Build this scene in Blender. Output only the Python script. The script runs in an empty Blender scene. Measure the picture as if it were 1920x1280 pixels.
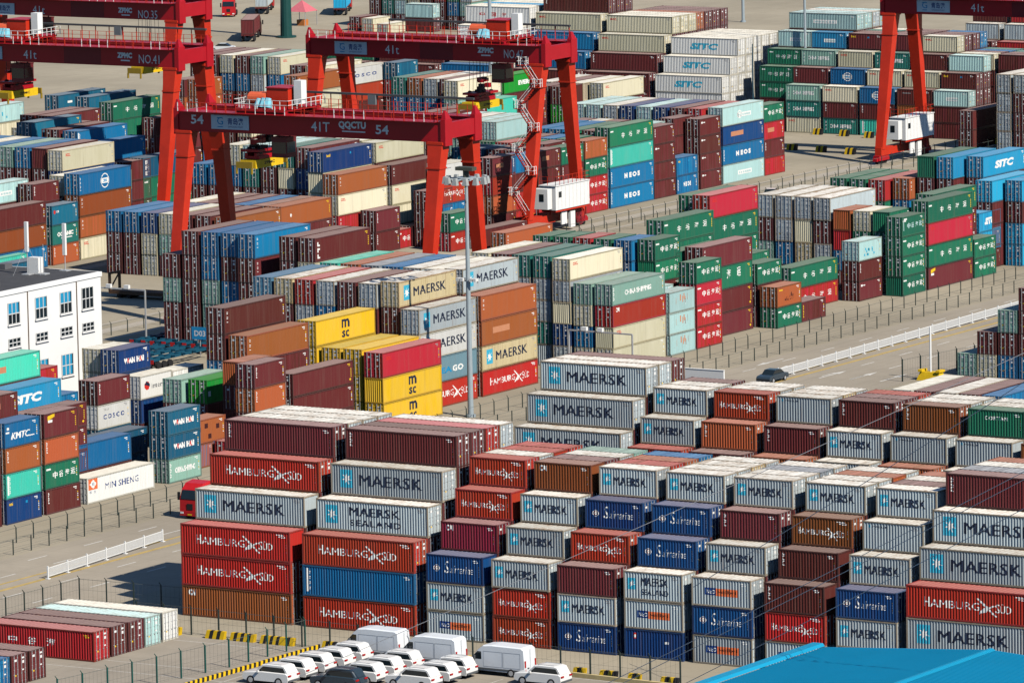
import bpy, bmesh, math, random
import numpy as np
from mathutils import Vector, Matrix
R=math.radians
random.seed(7)
SC=bpy.context.scene
COL=SC.collection
# ------------------------------------------------------------------ camera, sky, sun, exposure
cam_d=bpy.data.cameras.new('camera'); cam=bpy.data.objects.new('camera',cam_d); COL.objects.link(cam)
cam_d.sensor_width=36; cam_d.sensor_fit='HORIZONTAL'; cam_d.lens=12264.4/1920*36
cam_d.clip_start=5; cam_d.clip_end=20000
CAMLOC=Vector((342.370,-495.967,107.983))
def _rot(yaw,pit,roll):
    f=Vector((math.sin(yaw)*math.cos(pit),math.cos(yaw)*math.cos(pit),-math.sin(pit)))
    r=Vector((math.cos(yaw),-math.sin(yaw),0)); u=r.cross(f); c,s=math.cos(roll),math.sin(roll)
    return c*r+s*u, -s*r+c*u, f
_r,_u,_f=_rot(R(-31.64727316),R(7.83416843),R(-1.08941912))
cam.matrix_world=Matrix(((_r.x,_u.x,-_f.x,CAMLOC.x),(_r.y,_u.y,-_f.y,CAMLOC.y),(_r.z,_u.z,-_f.z,CAMLOC.z),(0,0,0,1)))
SC.camera=cam
SUN=Vector((1.035,-0.325,1.0)).normalized()
world=bpy.data.worlds.new('World'); SC.world=world; world.use_nodes=True
wn=world.node_tree; bg=wn.nodes['Background']; sky=wn.nodes.new('ShaderNodeTexSky')
sky.sky_type='NISHITA'; sky.sun_disc=False; sky.sun_elevation=math.asin(SUN.z); sky.sun_rotation=math.atan2(SUN.x,SUN.y)
sky.altitude=0; sky.air_density=1.0; sky.dust_density=0.0; sky.ozone_density=6.0
wn.links.new(sky.outputs[0],bg.inputs[0]); bg.inputs[1].default_value=0.075
sun_d=bpy.data.lights.new('sun','SUN'); sun=bpy.data.objects.new('sun',sun_d); COL.objects.link(sun)
sun_d.energy=5.0; sun_d.angle=R(0.5); sun_d.color=(1.0,0.93,0.82)
sun.rotation_euler=(-SUN).to_track_quat('-Z','Y').to_euler(); sun.location=(0,0,300)
SC.view_settings.view_transform='Standard'; SC.view_settings.look='None'; SC.view_settings.exposure=0.2; SC.view_settings.gamma=1
SC.cycles.max_bounces=3; SC.cycles.diffuse_bounces=0; SC.cycles.glossy_bounces=2
# ------------------------------------------------------------------ helpers
W=2.438; LEN={40:12.192,20:6.058}
def tag(o,label=None,cat=None,group=None,kind=None):
    if label: o['label']=label
    if cat: o['category']=cat
    if group: o['group']=group
    if kind: o['kind']=kind
    return o
def empty(name,loc=(0,0,0),rz=0):
    o=bpy.data.objects.new(name,None); o.location=loc; o.rotation_euler=(0,0,rz); o.empty_display_size=.5; COL.objects.link(o); return o
class MB:
    """vertex, face and material-index lists for ONE mesh"""
    def __init__(s): s.V=[];s.F=[];s.M=[]
    def poly(s,pts,m=0):
        b=len(s.V); s.V+= [tuple(p) for p in pts]; s.F.append(tuple(range(b,b+len(pts)))); s.M.append(m)
    def box(s,x0,x1,y0,y1,z0,z1,m=0):
        b=len(s.V); s.V+=[(x0,y0,z0),(x1,y0,z0),(x1,y1,z0),(x0,y1,z0),(x0,y0,z1),(x1,y0,z1),(x1,y1,z1),(x0,y1,z1)]
        for f in ((3,2,1,0),(4,5,6,7),(0,1,5,4),(1,2,6,5),(2,3,7,6),(3,0,4,7)): s.F.append(tuple(b+i for i in f)); s.M.append(m)
    def hexa(s,P,m=0):
        b=len(s.V); s.V+=[tuple(p) for p in P]
        for f in ((3,2,1,0),(4,5,6,7),(0,1,5,4),(1,2,6,5),(2,3,7,6),(3,0,4,7)): s.F.append(tuple(b+i for i in f)); s.M.append(m)
    def bar(s,a,b,w,h=None,m=0):
        a=Vector(a);b=Vector(b);h=h or w;d=(b-a).normalized()
        up=Vector((0,0,1)) if abs(d.z)<.95 else Vector((0,1,0))
        r=d.cross(up).normalized()*w/2; u=r.cross(d).normalized()*h/2
        s.hexa([a-r-u,a+r-u,a+r+u,a-r+u,b-r-u,b+r-u,b+r+u,b-r+u],m)
    def cyl(s,a,b,r0,r1=None,n=10,m=0):
        a=Vector(a);b=Vector(b);r1=r0 if r1 is None else r1;d=(b-a).normalized()
        up=Vector((0,0,1)) if abs(d.z)<.95 else Vector((0,1,0))
        x=d.cross(up).normalized();y=d.cross(x).normalized();k=len(s.V)
        for i in range(n):
            c=x*math.cos(2*math.pi*i/n)+y*math.sin(2*math.pi*i/n); s.V+=[tuple(a+c*r0),tuple(b+c*r1)]
        for i in range(n):
            j=(i+1)%n; s.F.append((k+2*i,k+2*i+1,k+2*j+1,k+2*j)); s.M.append(m)
        s.F.append(tuple(k+2*i for i in range(n))); s.M.append(m)
        s.F.append(tuple(k+2*i+1 for i in range(n))[::-1]); s.M.append(m)
    def add(s,o,T=None):
        b=len(s.V); s.V+=[tuple(T@Vector(v)) if T else v for v in o.V]; s.F+=[tuple(i+b for i in f) for f in o.F]; s.M+=o.M
    def mesh(s,name,mats):
        me=bpy.data.meshes.new(name); me.from_pydata(s.V,[],s.F); me.polygons.foreach_set('material_index',s.M)
        for m in mats: me.materials.append(m)
        me.validate(); bm=bmesh.new(); bm.from_mesh(me); bmesh.ops.recalc_face_normals(bm,faces=bm.faces); bm.to_mesh(me); bm.free(); me.update(); return me
    def obj(s,name,mats,parent=None,loc=(0,0,0),rz=0,smooth=False):
        me=s.mesh(name,mats)
        if smooth: me.polygons.foreach_set('use_smooth',[True]*len(me.polygons))
        return link(name,me,parent,loc,rz)
def link(name,me,parent=None,loc=(0,0,0),rz=0):
    o=bpy.data.objects.new(name,me); COL.objects.link(o); o.parent=parent; o.location=loc; o.rotation_euler=(0,0,rz); return o
# ------------------------------------------------------------------ materials
MATS={}
def nodes(name):
    m=bpy.data.materials.new(name); m.use_nodes=True; nt=m.node_tree; return m,nt,nt.nodes['Principled BSDF']
def N(nt,t,**k):
    n=nt.nodes.new(t)
    for a,b in k.items(): setattr(n,a,b)
    return n
def mixc(nt,fac,a,b,mode='MIX'):
    n=nt.nodes.new('ShaderNodeMix'); n.data_type='RGBA'; n.blend_type=mode
    for i,v in ((0,fac),(6,a),(7,b)):
        if isinstance(v,(int,float)): n.inputs[i].default_value=v
        elif isinstance(v,tuple): n.inputs[i].default_value=(*v,1)
        else: nt.links.new(v,n.inputs[i])
    return n.outputs[2]
def noise(nt,vec,scale,detail=4,rough=.6):
    n=N(nt,'ShaderNodeTexNoise'); n.inputs['Scale'].default_value=scale; n.inputs['Detail'].default_value=detail; n.inputs['Roughness'].default_value=rough
    nt.links.new(vec,n.inputs['Vector']); return n.outputs[0]
def ramp(nt,v,a,b,lo=0.,hi=1.):
    n=N(nt,'ShaderNodeMapRange'); n.clamp=True
    for i,x in ((1,a),(2,b),(3,lo),(4,hi)): n.inputs[i].default_value=x
    nt.links.new(v,n.inputs[0]); return n.outputs[0]
RUST=(.16,.055,.018)
def painted(key,rgb,rust=.25,roof=False,rough=.5,island=False,dirt=(.2,.15,.11)):
    """weathered container paint: per-thing tint, chalky fade, vertical rust and dirt streaks"""
    m,nt,bs=nodes(key); tc=N(nt,'ShaderNodeTexCoord')
    if island: rnd=N(nt,'ShaderNodeNewGeometry').outputs['Random Per Island']
    else: rnd=N(nt,'ShaderNodeObjectInfo').outputs['Random']
    off=N(nt,'ShaderNodeVectorMath',operation='ADD'); nt.links.new(tc.outputs['Object'],off.inputs[0])
    sc=N(nt,'ShaderNodeMath',operation='MULTIPLY'); nt.links.new(rnd,sc.inputs[0]); sc.inputs[1].default_value=0 if island else 57.
    cb=N(nt,'ShaderNodeCombineXYZ')
    for i in range(3): nt.links.new(sc.outputs[0],cb.inputs[i])
    nt.links.new(cb.outputs[0],off.inputs[1]); P=off.outputs[0]
    st=N(nt,'ShaderNodeVectorMath',operation='MULTIPLY'); nt.links.new(P,st.inputs[0]); st.inputs[1].default_value=(1,1,1) if roof else (2.6,2.6,.22)
    hs=N(nt,'ShaderNodeHueSaturation'); hs.inputs['Color'].default_value=(*rgb,1)
    nt.links.new(ramp(nt,rnd,0,1,.72,1.22),hs.inputs['Value']); nt.links.new(ramp(nt,rnd,1,0,.49,.51),hs.inputs['Hue'])
    c=hs.outputs[0]
    fade=ramp(nt,noise(nt,P,.55,3),.35,.75,0,.3 if sum(rgb)>1. else .14)
    lum=max(.12,sum(rgb)/3); c=mixc(nt,fade,c,tuple(min(.8,x*.7+lum*.45) for x in rgb))
    c=mixc(nt,ramp(nt,noise(nt,st.outputs[0],1.3,5,.7),.5,.8,0,.3),c,dirt)
    if roof:
        sx=N(nt,'ShaderNodeSeparateXYZ'); nt.links.new(tc.outputs['Object'],sx.inputs[0])
        if not island:
            ed=N(nt,'ShaderNodeMath',operation='SUBTRACT'); nt.links.new(sx.outputs[1],ed.inputs[0]); ed.inputs[1].default_value=W/2
            ea=N(nt,'ShaderNodeMath',operation='ABSOLUTE'); nt.links.new(ed.outputs[0],ea.inputs[0])
            ep=N(nt,'ShaderNodeMath',operation='ADD'); nt.links.new(ramp(nt,ea.outputs[0],.75,1.2,0,.26),ep.inputs[0]); nt.links.new(noise(nt,P,1.1,6,.75),ep.inputs[1])
            c=mixc(nt,ramp(nt,ep.outputs[0],.62,.8,0,min(1,rust*1.9)),c,(.24,.115,.04))
        c=mixc(nt,ramp(nt,noise(nt,P,.9,6,.75),.52-.1*rust,.7,0,.35+.6*rust),c,(.33,.22,.13) if sum(rgb)>1.2 else tuple(x*.55 for x in rgb))
        c=mixc(nt,ramp(nt,noise(nt,P,3.5,5,.8),.6,.72,0,rust),c,RUST)
    else:
        c=mixc(nt,ramp(nt,noise(nt,st.outputs[0],2.2,6,.75),.60-.08*rust,.76,0,min(1,rust*1.9)),c,RUST)
        c=mixc(nt,ramp(nt,noise(nt,P,5,4,.7),.68,.74,0,min(1,rust*1.5)),c,RUST)
    nt.links.new(c,bs.inputs['Base Color']); bs.inputs['Roughness'].default_value=rough
    bs.inputs['Specular IOR Level'].default_value=.25
    return m
PALETTE=dict(m=(.125,.02,.02),r=(.43,.017,.018),h=(.43,.036,.014),o=(.40,.105,.032),u=(.235,.062,.016),b=(.003,.155,.36),n=(.003,.048,.185),d=(.006,.11,.2),t=(.02,.2,.165),l=(.24,.44,.36),g=(.01,.155,.085),e=(.01,.33,.025),c=(.70,.65,.46),w=(.78,.78,.74),s=(.43,.50,.53),y=(.76,.47,.012),p=(.42,.66,.65),k=(.012,.33,.60),q=(.045,.56,.42),tn=(.62,.51,.29),gy=(.27,.32,.36),gb=(.17,.31,.37),bl=(.09,.25,.38),c1=(.2,.012,.028))
RUSTY=dict(s=.5,c=.15,tn=.75,p=.3,w=.08,m=.16,o=.15,h=.14,l=.25,gy=.3,q=.2,t=.25)
def roofcol(k):
    r=PALETTE[k]
    if k in('s','tn','p'): return (.72,.69,.62) if k!='p' else (.5,.66,.64)
    if k in('c','w'): return (.76,.72,.61)
    if k in('y',): return (.62,.45,.1)
    if k in('k','b','e','bl'): f=.22
    elif k in('m','u','c1','r'): f=.48
    else: f=.34
    return tuple(x*(1-f)+g*f for x,g in zip(r,(.46,.38,.34)))
def M(kind,key,island=False):
    i=(kind,key,island)
    if i not in MATS:
        rgb=PALETTE[key]; ru=RUSTY.get(key,.1); nm='%s paint %s'%({'w':'wall','r':'roof','f':'frame'}[kind],key)+(' far' if island else '')
        if kind=='w': MATS[i]=painted(nm,rgb,ru,island=island)
        elif kind=='r': MATS[i]=painted(nm,roofcol(key),ru*1.2,True,.7,island=island)
        else: MATS[i]=painted(nm,{'s':(.36,.31,.235),'tn':(.4,.29,.15),'c':(.5,.44,.28),'w':(.6,.57,.48),'p':(.3,.38,.34)}.get(key,tuple(x*.6+.02 for x in rgb)),min(.85,ru*2.0),island=island)
    return MATS[i]
def plain(name,rgb,rough=.5,metal=0,var=.12,scale=2.,spec=.3):
    if name in MATS: return MATS[name]
    m,nt,bs=nodes(name); tc=N(nt,'ShaderNodeTexCoord')
    f=noise(nt,tc.outputs['Object'],scale,5,.7)
    c=mixc(nt,ramp(nt,f,.3,.75),tuple(x*(1-var) for x in rgb),tuple(min(1,x*(1+var)) for x in rgb))
    nt.links.new(c,bs.inputs['Base Color']); bs.inputs['Roughness'].default_value=rough; bs.inputs['Metallic'].default_value=metal; bs.inputs['Specular IOR Level'].default_value=spec
    MATS[name]=m; return m
STEEL=plain('galvanised steel',(.5,.51,.52),.45,.3); DARK=plain('dark rubber',(.018,.018,.02),.8)
WHITE=plain('white paint',(.82,.82,.8),.45,0,.05); GLASS=plain('dark glass',(.012,.02,.025),.08,0,.1,2,.6)
YEL=plain('yellow paint',(.78,.5,.015),.5,0,.15); BLACK=plain('black paint',(.015,.015,.018),.6)
LET={k:plain('lettering '+k,v,.5,0,.08,4) for k,v in dict(W=(.85,.85,.82),K=(.014,.022,.05),B=(.05,.42,.6),R=(.62,.03,.02),N=(.01,.045,.2),O=(.75,.17,.06),Y=(.8,.52,.02),G=(.3,.3,.3),S=(.01,.25,.5),D=(.05,.012,.012),P=(.55,.24,.13),L=(.45,.62,.62)).items()}
# ------------------------------------------------------------------ container geometry (unit height, scaled to each tier)
CP={40:42,20:20}; PO=.13
def prof(L,x):
    """depth of the corrugated long wall at x (0 = outer flat)"""
    n=CP[L]; a=PO; b=LEN[L]-PO; t=(x-a)/(b-a)*n
    if t<0 or t>n: return 0.
    t%=1
    if t<.28: return 0.
    if t<.48: return (t-.28)/.2*.06
    if t<.8: return .06
    return (1-t)/.2*.06
def bends(L):
    n=CP[L]; a=PO; b=LEN[L]-PO; st=(b-a)/n
    return [a+st*(i+f) for i in range(n) for f in (0,.28,.48,.8)]+[b]
def g_body(L,flip,light=False):
    """corrugated side walls, front wall, roof and floor; the open end is where the doors hang"""
    g=MB(); LL=LEN[L]; xs=bends(L)
    z0,z1=.05,.955
    for side in (0,1):
        for i in range(len(xs)-1):
            p,q=xs[i],xs[i+1]; dp,dq=prof(L,p+1e-6 if i else p),prof(L,q-1e-6)
            y=lambda d:(.025+d) if side==0 else W-.025-d
            g.poly([(p,y(dp),z0),(q,y(dq),z0),(q,y(dq),z1),(p,y(dp),z1)],0)
    xe=.03 if not flip else LL-.03; sg=1 if not flip else -1
    n=8; st=(W-.24)/n
    pts=[]
    for i in range(n): pts+= [(.12+st*i,0),(.12+st*(i+.28),0),(.12+st*(i+.5),.045),(.12+st*(i+.78),.045)]
    pts.append((W-.12,0))
    for (ya,da),(yb,db) in zip(pts,pts[1:]):
        g.poly([(xe+sg*da,ya,z0),(xe+sg*db,yb,z0),(xe+sg*db,yb,z1),(xe+sg*da,ya,z1)],0)
    nr=24 if L==40 else 12
    for i in range(nr):
        a=.1+(LL-.2)*i/nr; w=(LL-.2)/nr
        g.poly([(a,.05,.985),(a+w*.5,.05,.985),(a+w*.5,W-.05,.985),(a,W-.05,.985)],1)
        g.poly([(a+w*.5,.05,.985),(a+w*.6,.05,.992),(a+w*.6,W-.05,.992),(a+w*.5,W-.05,.985)],1)
        g.poly([(a+w*.6,.05,.992),(a+w*.9,.05,.992),(a+w*.9,W-.05,.992),(a+w*.6,W-.05,.992)],1)
        g.poly([(a+w*.9,.05,.992),(a+w,.05,.985),(a+w,W-.05,.985),(a+w*.9,W-.05,.992)],1)
    g.poly([(.05,.05,.05),(LL-.05,.05,.05),(LL-.05,W-.05,.05),(.05,W-.05,.05)],0)
    return g
def g_frame(L):
    g=MB(); LL=LEN[L]; p=.11
    for x in (0,LL-p):
        for y in (0,W-p): g.box(x,x+p,y,y+p,.045,.955,0)
        for y in (-.003,W-.159):
            for z in (0,.957): g.box(x-.003 if x==0 else LL-.175,x+.178 if x==0 else LL+.003,y,y+.162,z,z+.043,0)
        g.box(x+.01,x+p-.01,p,W-p,.95,.992,0); g.box(x+.01,x+p-.01,p,W-p,.008,.055,0)
    for y in (.004,W-.084):
        g.box(p,LL-p,y,y+.08,.952,.99,0); g.box(p,LL-p,y,y+.08,.012,.062,0)
    return g
def g_door(side,flip):
    """one door leaf: ribbed panel, two lock bars with handles, hinges; hung at x=L (or x=0 when flip)"""
    g=MB(); y0=.11 if side==0 else W/2+.006; y1=W/2-.006 if side==0 else W-.11; d=.05
    def bx(a,b,c,e,z0,z1,m): 
        g.box(a,b,c,e,z0,z1,m)
    bx(-d-.03,-d,y0,y1,.058,.948,0)
    zs=[.06,.15,.17,.36,.38,.6,.62,.8,.82,.945]
    for i in range(0,10,2): bx(-d,-d+.025,y0+.05,y1-.05,zs[i]+.008,zs[i+1]-.004,0)
    w=y1-y0
    for f in (.27,.73):
        y=y0+w*f; bx(-d+.03,-d+.085,y-.024,y+.024,.02,.985,1)
        bx(-d+.03,-d+.09,y-.13,y+.02,.36,.378,1)
        for z in (.1,.5,.9): bx(-d+.02,-d+.088,y-.05,y+.05,z,z+.018,1)
    hy=y0 if side==0 else y1-.06
    for z in (.14,.36,.6,.84): bx(-d,-d+.05,hy,hy+.06,z,z+.05,0)
    if side==1:
        bx(-d+.026,-d+.03,y0+w*.36,y0+w*.66,.83,.885,2); bx(-d+.026,-d+.03,y0+w*.4,y0+w*.64,.68,.77,2); bx(-d+.026,-d+.03,y0+w*.36,y0+w*.6,.45,.49,2)
    else: bx(-d+.026,-d+.03,y0+w*.36,y0+w*.66,.78,.85,2); bx(-d+.026,-d+.03,y0+w*.4,y0+w*.56,.3,.35,3)
    if flip:
        for i,v in enumerate(g.V): g.V[i]=(-v[0],W-v[1],v[2])
    return g
# ------------------------------------------------------------------ lettering
_tx={}
def text_polys(s,bold=0.,spacing=1.):
    k=(s,bold,spacing)
    if k in _tx: return _tx[k]
    c=bpy.data.curves.new('t','FONT'); c.body=s; c.size=1; c.offset=bold; c.space_character=spacing; c.resolution_u=2
    o=bpy.data.objects.new('t',c); COL.objects.link(o); dg=bpy.context.evaluated_depsgraph_get(); dg.update()
    me=bpy.data.meshes.new_from_object(o.evaluated_get(dg)); v=[(a.co.x,a.co.y) for a in me.vertices]; f=[tuple(p.vertices) for p in me.polygons]
    bpy.data.objects.remove(o); bpy.data.curves.remove(c); bpy.data.meshes.remove(me)
    x0=min(a[0] for a in v);x1=max(a[0] for a in v);y0=min(a[1] for a in v);y1=max(a[1] for a in v)
    _tx[k]=([((a-x0)/(x1-x0),(b-y0)/(y1-y0)) for a,b in v],f); return _tx[k]
LCOL='WKBRNOYGSDPL'
class Art:
    """flat lettering in (x,z); built into one mesh, layer by layer"""
    def __init__(s): s.V=[];s.F=[];s.M=[];s.lay=0
    def put(s,v,f,c):
        b=len(s.V); s.V+=[(x,z,s.lay) for x,z in v]; s.F+=[tuple(i+b for i in q) for q in f]; s.M+=[LCOL.index(c)]*len(f)
    def T(s,t,x,z,w,h,c,bold=.0,sp=1.,shear=0.):
        v,f=text_polys(t,bold if 'M' not in t else min(bold,0.),sp)
        for q,dx in enumerate((0,-1,1) if bold>.015 and 'M' in t else (0,)):
            d=dx*bold*h*4.0; l=s.lay; s.lay=l+q*.25; s.put([(x+a*w+shear*b*h+d,z+b*h) for a,b in v],f,c); s.lay=l
    def Rc(s,x,z,w,h,c): s.put([(x,z),(x+w,z),(x+w,z+h),(x,z+h)],[(0,1,2,3)],c)
    def Pg(s,pts,c): s.put(pts,[tuple(range(len(pts)))],c)
    def up(s): s.lay+=1
    def star(s,x,z,r,c,n=7,ri=.38):
        p=[(x,z)]+[(x+math.sin(math.pi*i/n)*(r if i%2==0 else r*ri),z+math.cos(math.pi*i/n)*(r if i%2==0 else r*ri)/2.75) for i in range(2*n)]
        s.put(p,[(0,1+(i+1)%(2*n),1+i) for i in range(2*n)],c)
    def disc(s,x,z,r,c,ri=0,n=20):
        if ri: 
            v=[(x+math.cos(6.2832*i/n)*q,z+math.sin(6.2832*i/n)*q/2.75) for i in range(n) for q in (r,ri)]
            s.put(v,[(2*i,2*((i+1)%n),2*((i+1)%n)+1,2*i+1) for i in range(n)],c)
        else: s.put([(x+math.cos(6.2832*i/n)*r,z+math.sin(6.2832*i/n)*r/2.75) for i in range(n)],[tuple(range(n))],c)
    def bird(s,x,z,w,h,c):
        q=lambda pts:[(x+a*w,z+b*h) for a,b in pts]
        s.Pg(q([(0,.98),(.06,1),(.3,.78),(.5,.58),(.62,.5),(.55,.38),(.42,.5),(.22,.72),(.03,.93)]),c)
        s.Pg(q([(.42,.5),(.55,.38),(.5,.2),(.2,.12),(.1,0),(.14,.2),(.3,.36)]),c)
        s.Pg(q([(.5,.58),(.62,.5),(.8,.62),(.95,.62),(.72,.46),(.55,.38)]),c)
        s.Pg(q([(.55,.38),(.62,.42),(.85,.16),(1.02,-.02),(.98,-.06),(.78,.1)]),c)
def ids(a,LL,c='W'):
    """small registration marks at the right end of a long wall"""
    a.Rc(LL-.1*6-.55,.84,.5,.035,c); a.Rc(LL-.95,.78,.3,.03,c); a.Rc(LL-.62,.79,.09,.03,c)
    for i in range(5): a.Rc(LL-.47,.62-.08*i,.06,.05,c if i%3 else 'Y')
def vert(a,x,c='W',z0=.42,z1=.88,n=5,w=.26):
    for i in range(n):
        h=(z1-z0)/n; z=z1-h*(i+1); a.Rc(x,z+h*.15,w*.32,h*.7,c)
        if i%2: a.Rc(x+w*.32,z+h*.55,w*.6,h*.26,c)
        else: a.Rc(x+w*.32,z+h*.15,w*.68,h*.26,c)
def zg(a,LL,t,c='W',h=.26,x0=.3,x1=.82,z=.38):
    n=len(t)
    for i,ch in enumerate(t): a.T(ch,LL*(x0+(x1-x0)*i/max(1,n-1))-.35,z,.75 if LL<7 else .95,h,c,.012)
def art(mark,L):
    a=Art(); LL=LEN[L]; f=LL/12.192; big=L==40
    def idc(c='W'): ids(a,LL,c)
    if mark in('MSK','MSL'):
        x=.085*LL if big else .07*LL; w=1.35 if big else .85; h=.58 if big else .4; z=.24 if big else .36
        a.Rc(x,z,w,h,'B'); a.up(); a.star(x+w/2,z+h/2,min(w,h*2.7)*.42,'W'); 
        if mark=='MSK': a.T('MAERSK',LL*(.255 if big else .25),.33 if big else .37,LL*.56,.36 if big else .3,'K',.028,1.03)
        else: a.T('MAERSK',LL*.3,.52,LL*.45,.28,'K',.028,1.03); a.T('SEALAND',LL*.3,.2,LL*.46,.2,'K',.02,1.15)
        idc('G')
    elif mark=='MSS': a.Rc(.09*LL,.78,.24,.1,'B'); a.T('MAERSK',.09*LL+.36,.79,1.6,.06,'K',.03); idc('G')
    elif mark=='HSD':
        x0,x1=(.145,.60) if big else (.1,.63); h=.3 if big else .24; z=.38
        a.T('H',LL*x0,z,.042*LL,h,'W',0); a.T('AMBURG',LL*(x0+.048),z,LL*(x1-x0-.06),h*.78,'W',0)
        a.bird(LL*(x1-.035),z-.13,LL*.16,h*1.7,'W'); a.T('S',LL*(x1+.115),z-.03,.035*LL,h*.9,'W'); a.T('ÜD',LL*(x1+.155),z-.03,.085*LL,h*.95,'W'); idc()
        a.Rc(LL-1.5,.86,.7,.03,'W'); a.Rc(LL-1.25,.8,.25,.03,'W')
    elif mark=='SAF':
        x=.13*LL; a.disc(x+.3,.52,.32,'W',.28); a.Rc(x+.13,.46,.34,.13,'O'); a.up(); a.Rc(x+.27,.46,.08,.13,'W'); a.Rc(x+.13,.51,.34,.03,'W')
        a.T('S',LL*.32,.36,.45,.42,'W',-.005,1,.15); a.T('afmarine',LL*.42,.38,LL*.4,.26,'W',-.012,1.,.25); idc()
    elif mark=='PON': a.Rc(.22*LL,.4,.19*LL,.25,'N'); a.Rc(.41*LL,.38,.36*LL,.26,'O'); a.up(); a.T('P&O',.235*LL,.45,.16*LL,.14,'W',.03); a.T('Nedlloyd',.43*LL,.44,.32*LL,.15,'D',.01); idc()
    elif mark=='CAI': a.T('CAI',.06*LL if big else .09*LL,.68,.8,.2,'W',.05); a.Rc(LL*.3,.16,.01,.01,'W'); idc()
    elif mark in('VT','VS'): vert(a,.5 if big else .4); idc()
    elif mark=='VS3': vert(a,.6,'W',.1,.85,3,.5); idc('Y')
    elif mark=='VY': vert(a,.4,'Y',.2,.85); idc()
    elif mark=='VW': a.Rc(.35,.15,.26,.75,'W'); vert(a,.66,'W',.18,.86,8,.16); idc()
    elif mark=='KMTC': a.T('KMTC',.2*LL,.3,.5*LL,.26,'W',.05,1.,.7); a.Rc(.07*LL,.7,.4,.1,'W'); a.Rc(.05*LL,.56,.6,.07,'W'); a.Rc(.7*LL,.3,.9,.04,'W'); idc()
    elif mark=='YL': a.T('bond',.08*LL,.72,.9 if big else .7,.14,'Y',.04); a.Rc(.55*LL,.7,.35,.1,'S'); idc()
    elif mark=='BW': a.Pg([(.7,.7),(1.9,.82),(1.9,.95),(.7,.88)],'Y'); a.Rc(.75,.62,.8,.1,'W'); idc('Y')
    elif mark in('ZG','ZGB','ZGX','FAD'):
        t='中谷海运'; a.Rc(.35,.74,.7,.07,'W')
        if mark=='ZGB': zg(a,LL,t,'W',.4,.12,.72,.42)
        elif mark=='ZGX': zg(a,LL,t[:3],'W',.26,.25,.6,.4)
        elif mark=='FAD': a.Rc(.4,.3,.14,.6,'L'); a.Rc(.4,.82,.9,.08,'W'); zg(a,LL,t,'L')
        else: zg(a,LL,t)
        idc('Y' if big else 'W')
    elif mark=='ZGR': zg(a,LL,'中国海运','R',.24,.25,.75,.42); a.Rc(LL*.1,.5,.06,.3,'G')
    elif mark=='YD': idc('Y'); a.disc(LL-.6,.2,.16,'Y')
    elif mark=='MIN': a.Rc(.35,.52,1.6,.42,'O'); a.up(); a.Pg([(1.15,.55),(1.75,.73),(1.15,.91),(.55,.73)],'W'); a.up(); a.T('民',.95,.67,.4,.12,'N'); a.T('MIN SHENG',LL*.27,.42,LL*.5,.24,'N',0,1.05); a.T('民',.55,.38,.3,.1,'N'); a.T('生',1.3,.38,.3,.1,'N')
    elif mark=='COS': a.T('COSCO',.18*LL,.38,.64*LL,.2,'N',.03,1.6); a.T('YILAN',.2*LL,.74,.9,.08,'G'); idc('G')
    elif mark=='WH':
        a.T('WAN HAI',.18*LL,.36,.62*LL,.24,'W',.06,1.1); a.up(); a.T('A',.27*LL,.37,.08*LL,.22,'R',.03); a.T('A',.66*LL,.37,.08*LL,.22,'R',.03); idc(); a.Rc(LL-1.3,.86,.8,.03,'W')
    elif mark=='CS': a.T('CHINA SHIPPING',.2*LL if not big else .24*LL,.38,.62*LL if not big else .5*LL,.24,'W',.04); vert(a,.3,'W',.2,.85,6); idc()
    elif mark=='INT': a.disc(1.35,.55,.5,'R'); a.up(); a.Pg([(.85,.6),(1.2,.74),(1.85,.62),(1.85,.5),(1.3,.56)],'K'); a.T('interasia',.36*LL,.4,.6*LL,.2,'K')
    elif mark=='OO': a.T('OOCL',.06*LL if big else .08*LL,.68,1.15,.13,'R',.05,1.,.1); idc('G')
    elif mark=='MSC': a.T('m',.44*LL,.5,.13*LL,.34,'K',.03); a.T('sc',.445*LL,.12,.12*LL,.28,'K',.03)
    elif mark=='SGO': a.T('SEA',.3*LL,.3,.26*LL,.24,'S',.04); a.T('GO',.57*LL,.3,.19*LL,.24,'W',.04)
    elif mark=='SIT': a.T('SITC',.28*LL,.32,.42*LL,.36,'W',.055,1.,.75); idc()
    elif mark=='SIB': a.T('SITC',.28*LL,.3,.4*LL,.38,'B',.055,1.,.9); idc('G')
    elif mark=='NEO': a.T('NEOS',.32*LL,.36,.36*LL,.26,'W',.07,1.6); vert(a,.35,'W',.2,.8,7,.18); idc()
    elif mark=='ONE': a.disc(.5*LL,.5,.95 if big else .75,'W',.82 if big else .62); a.Rc(.5*LL-.85,.38,1.7,.24,'W'); a.up(); a.T('ONE',.5*LL-.5,.43,1.,.14,'S',.05); vert(a,.3,'W',.2,.85,7,.14)
    elif mark=='OCE': a.T('OCEANIC',.2*LL,.4,.6*LL,.22,'W',.06); a.Rc(.35*LL,.28,.4*LL,.05,'W'); idc()
    elif mark=='OE': a.disc(.7,.66,.26,'R'); a.T('OE',1.1,.62,.6,.1,'W',.04); idc()
    elif mark=='EFC': 
        for i,c in enumerate('EFE'): a.T(c,.6,.66-.27*i,.4,.2,'W',.05)
        idc()
    elif mark=='EVG': a.T('EVERGREEN',.34*LL,.36,.6*LL,.26,'W',.06); idc()
    elif mark=='EVX': a.Rc(.35,.3,.4,.22,'W')
    elif mark in('LOG','CHS','CHB'):
        a.Rc(.36*LL,.36,.34*LL,.22,'W')
        if mark=='CHS': a.disc(.42*LL,.5,.6,'W',.42)
        a.up(); 
        for i in range(6): a.Rc(.385*LL+i*.05*LL,.41,.035*LL,.1,'L')
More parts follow.
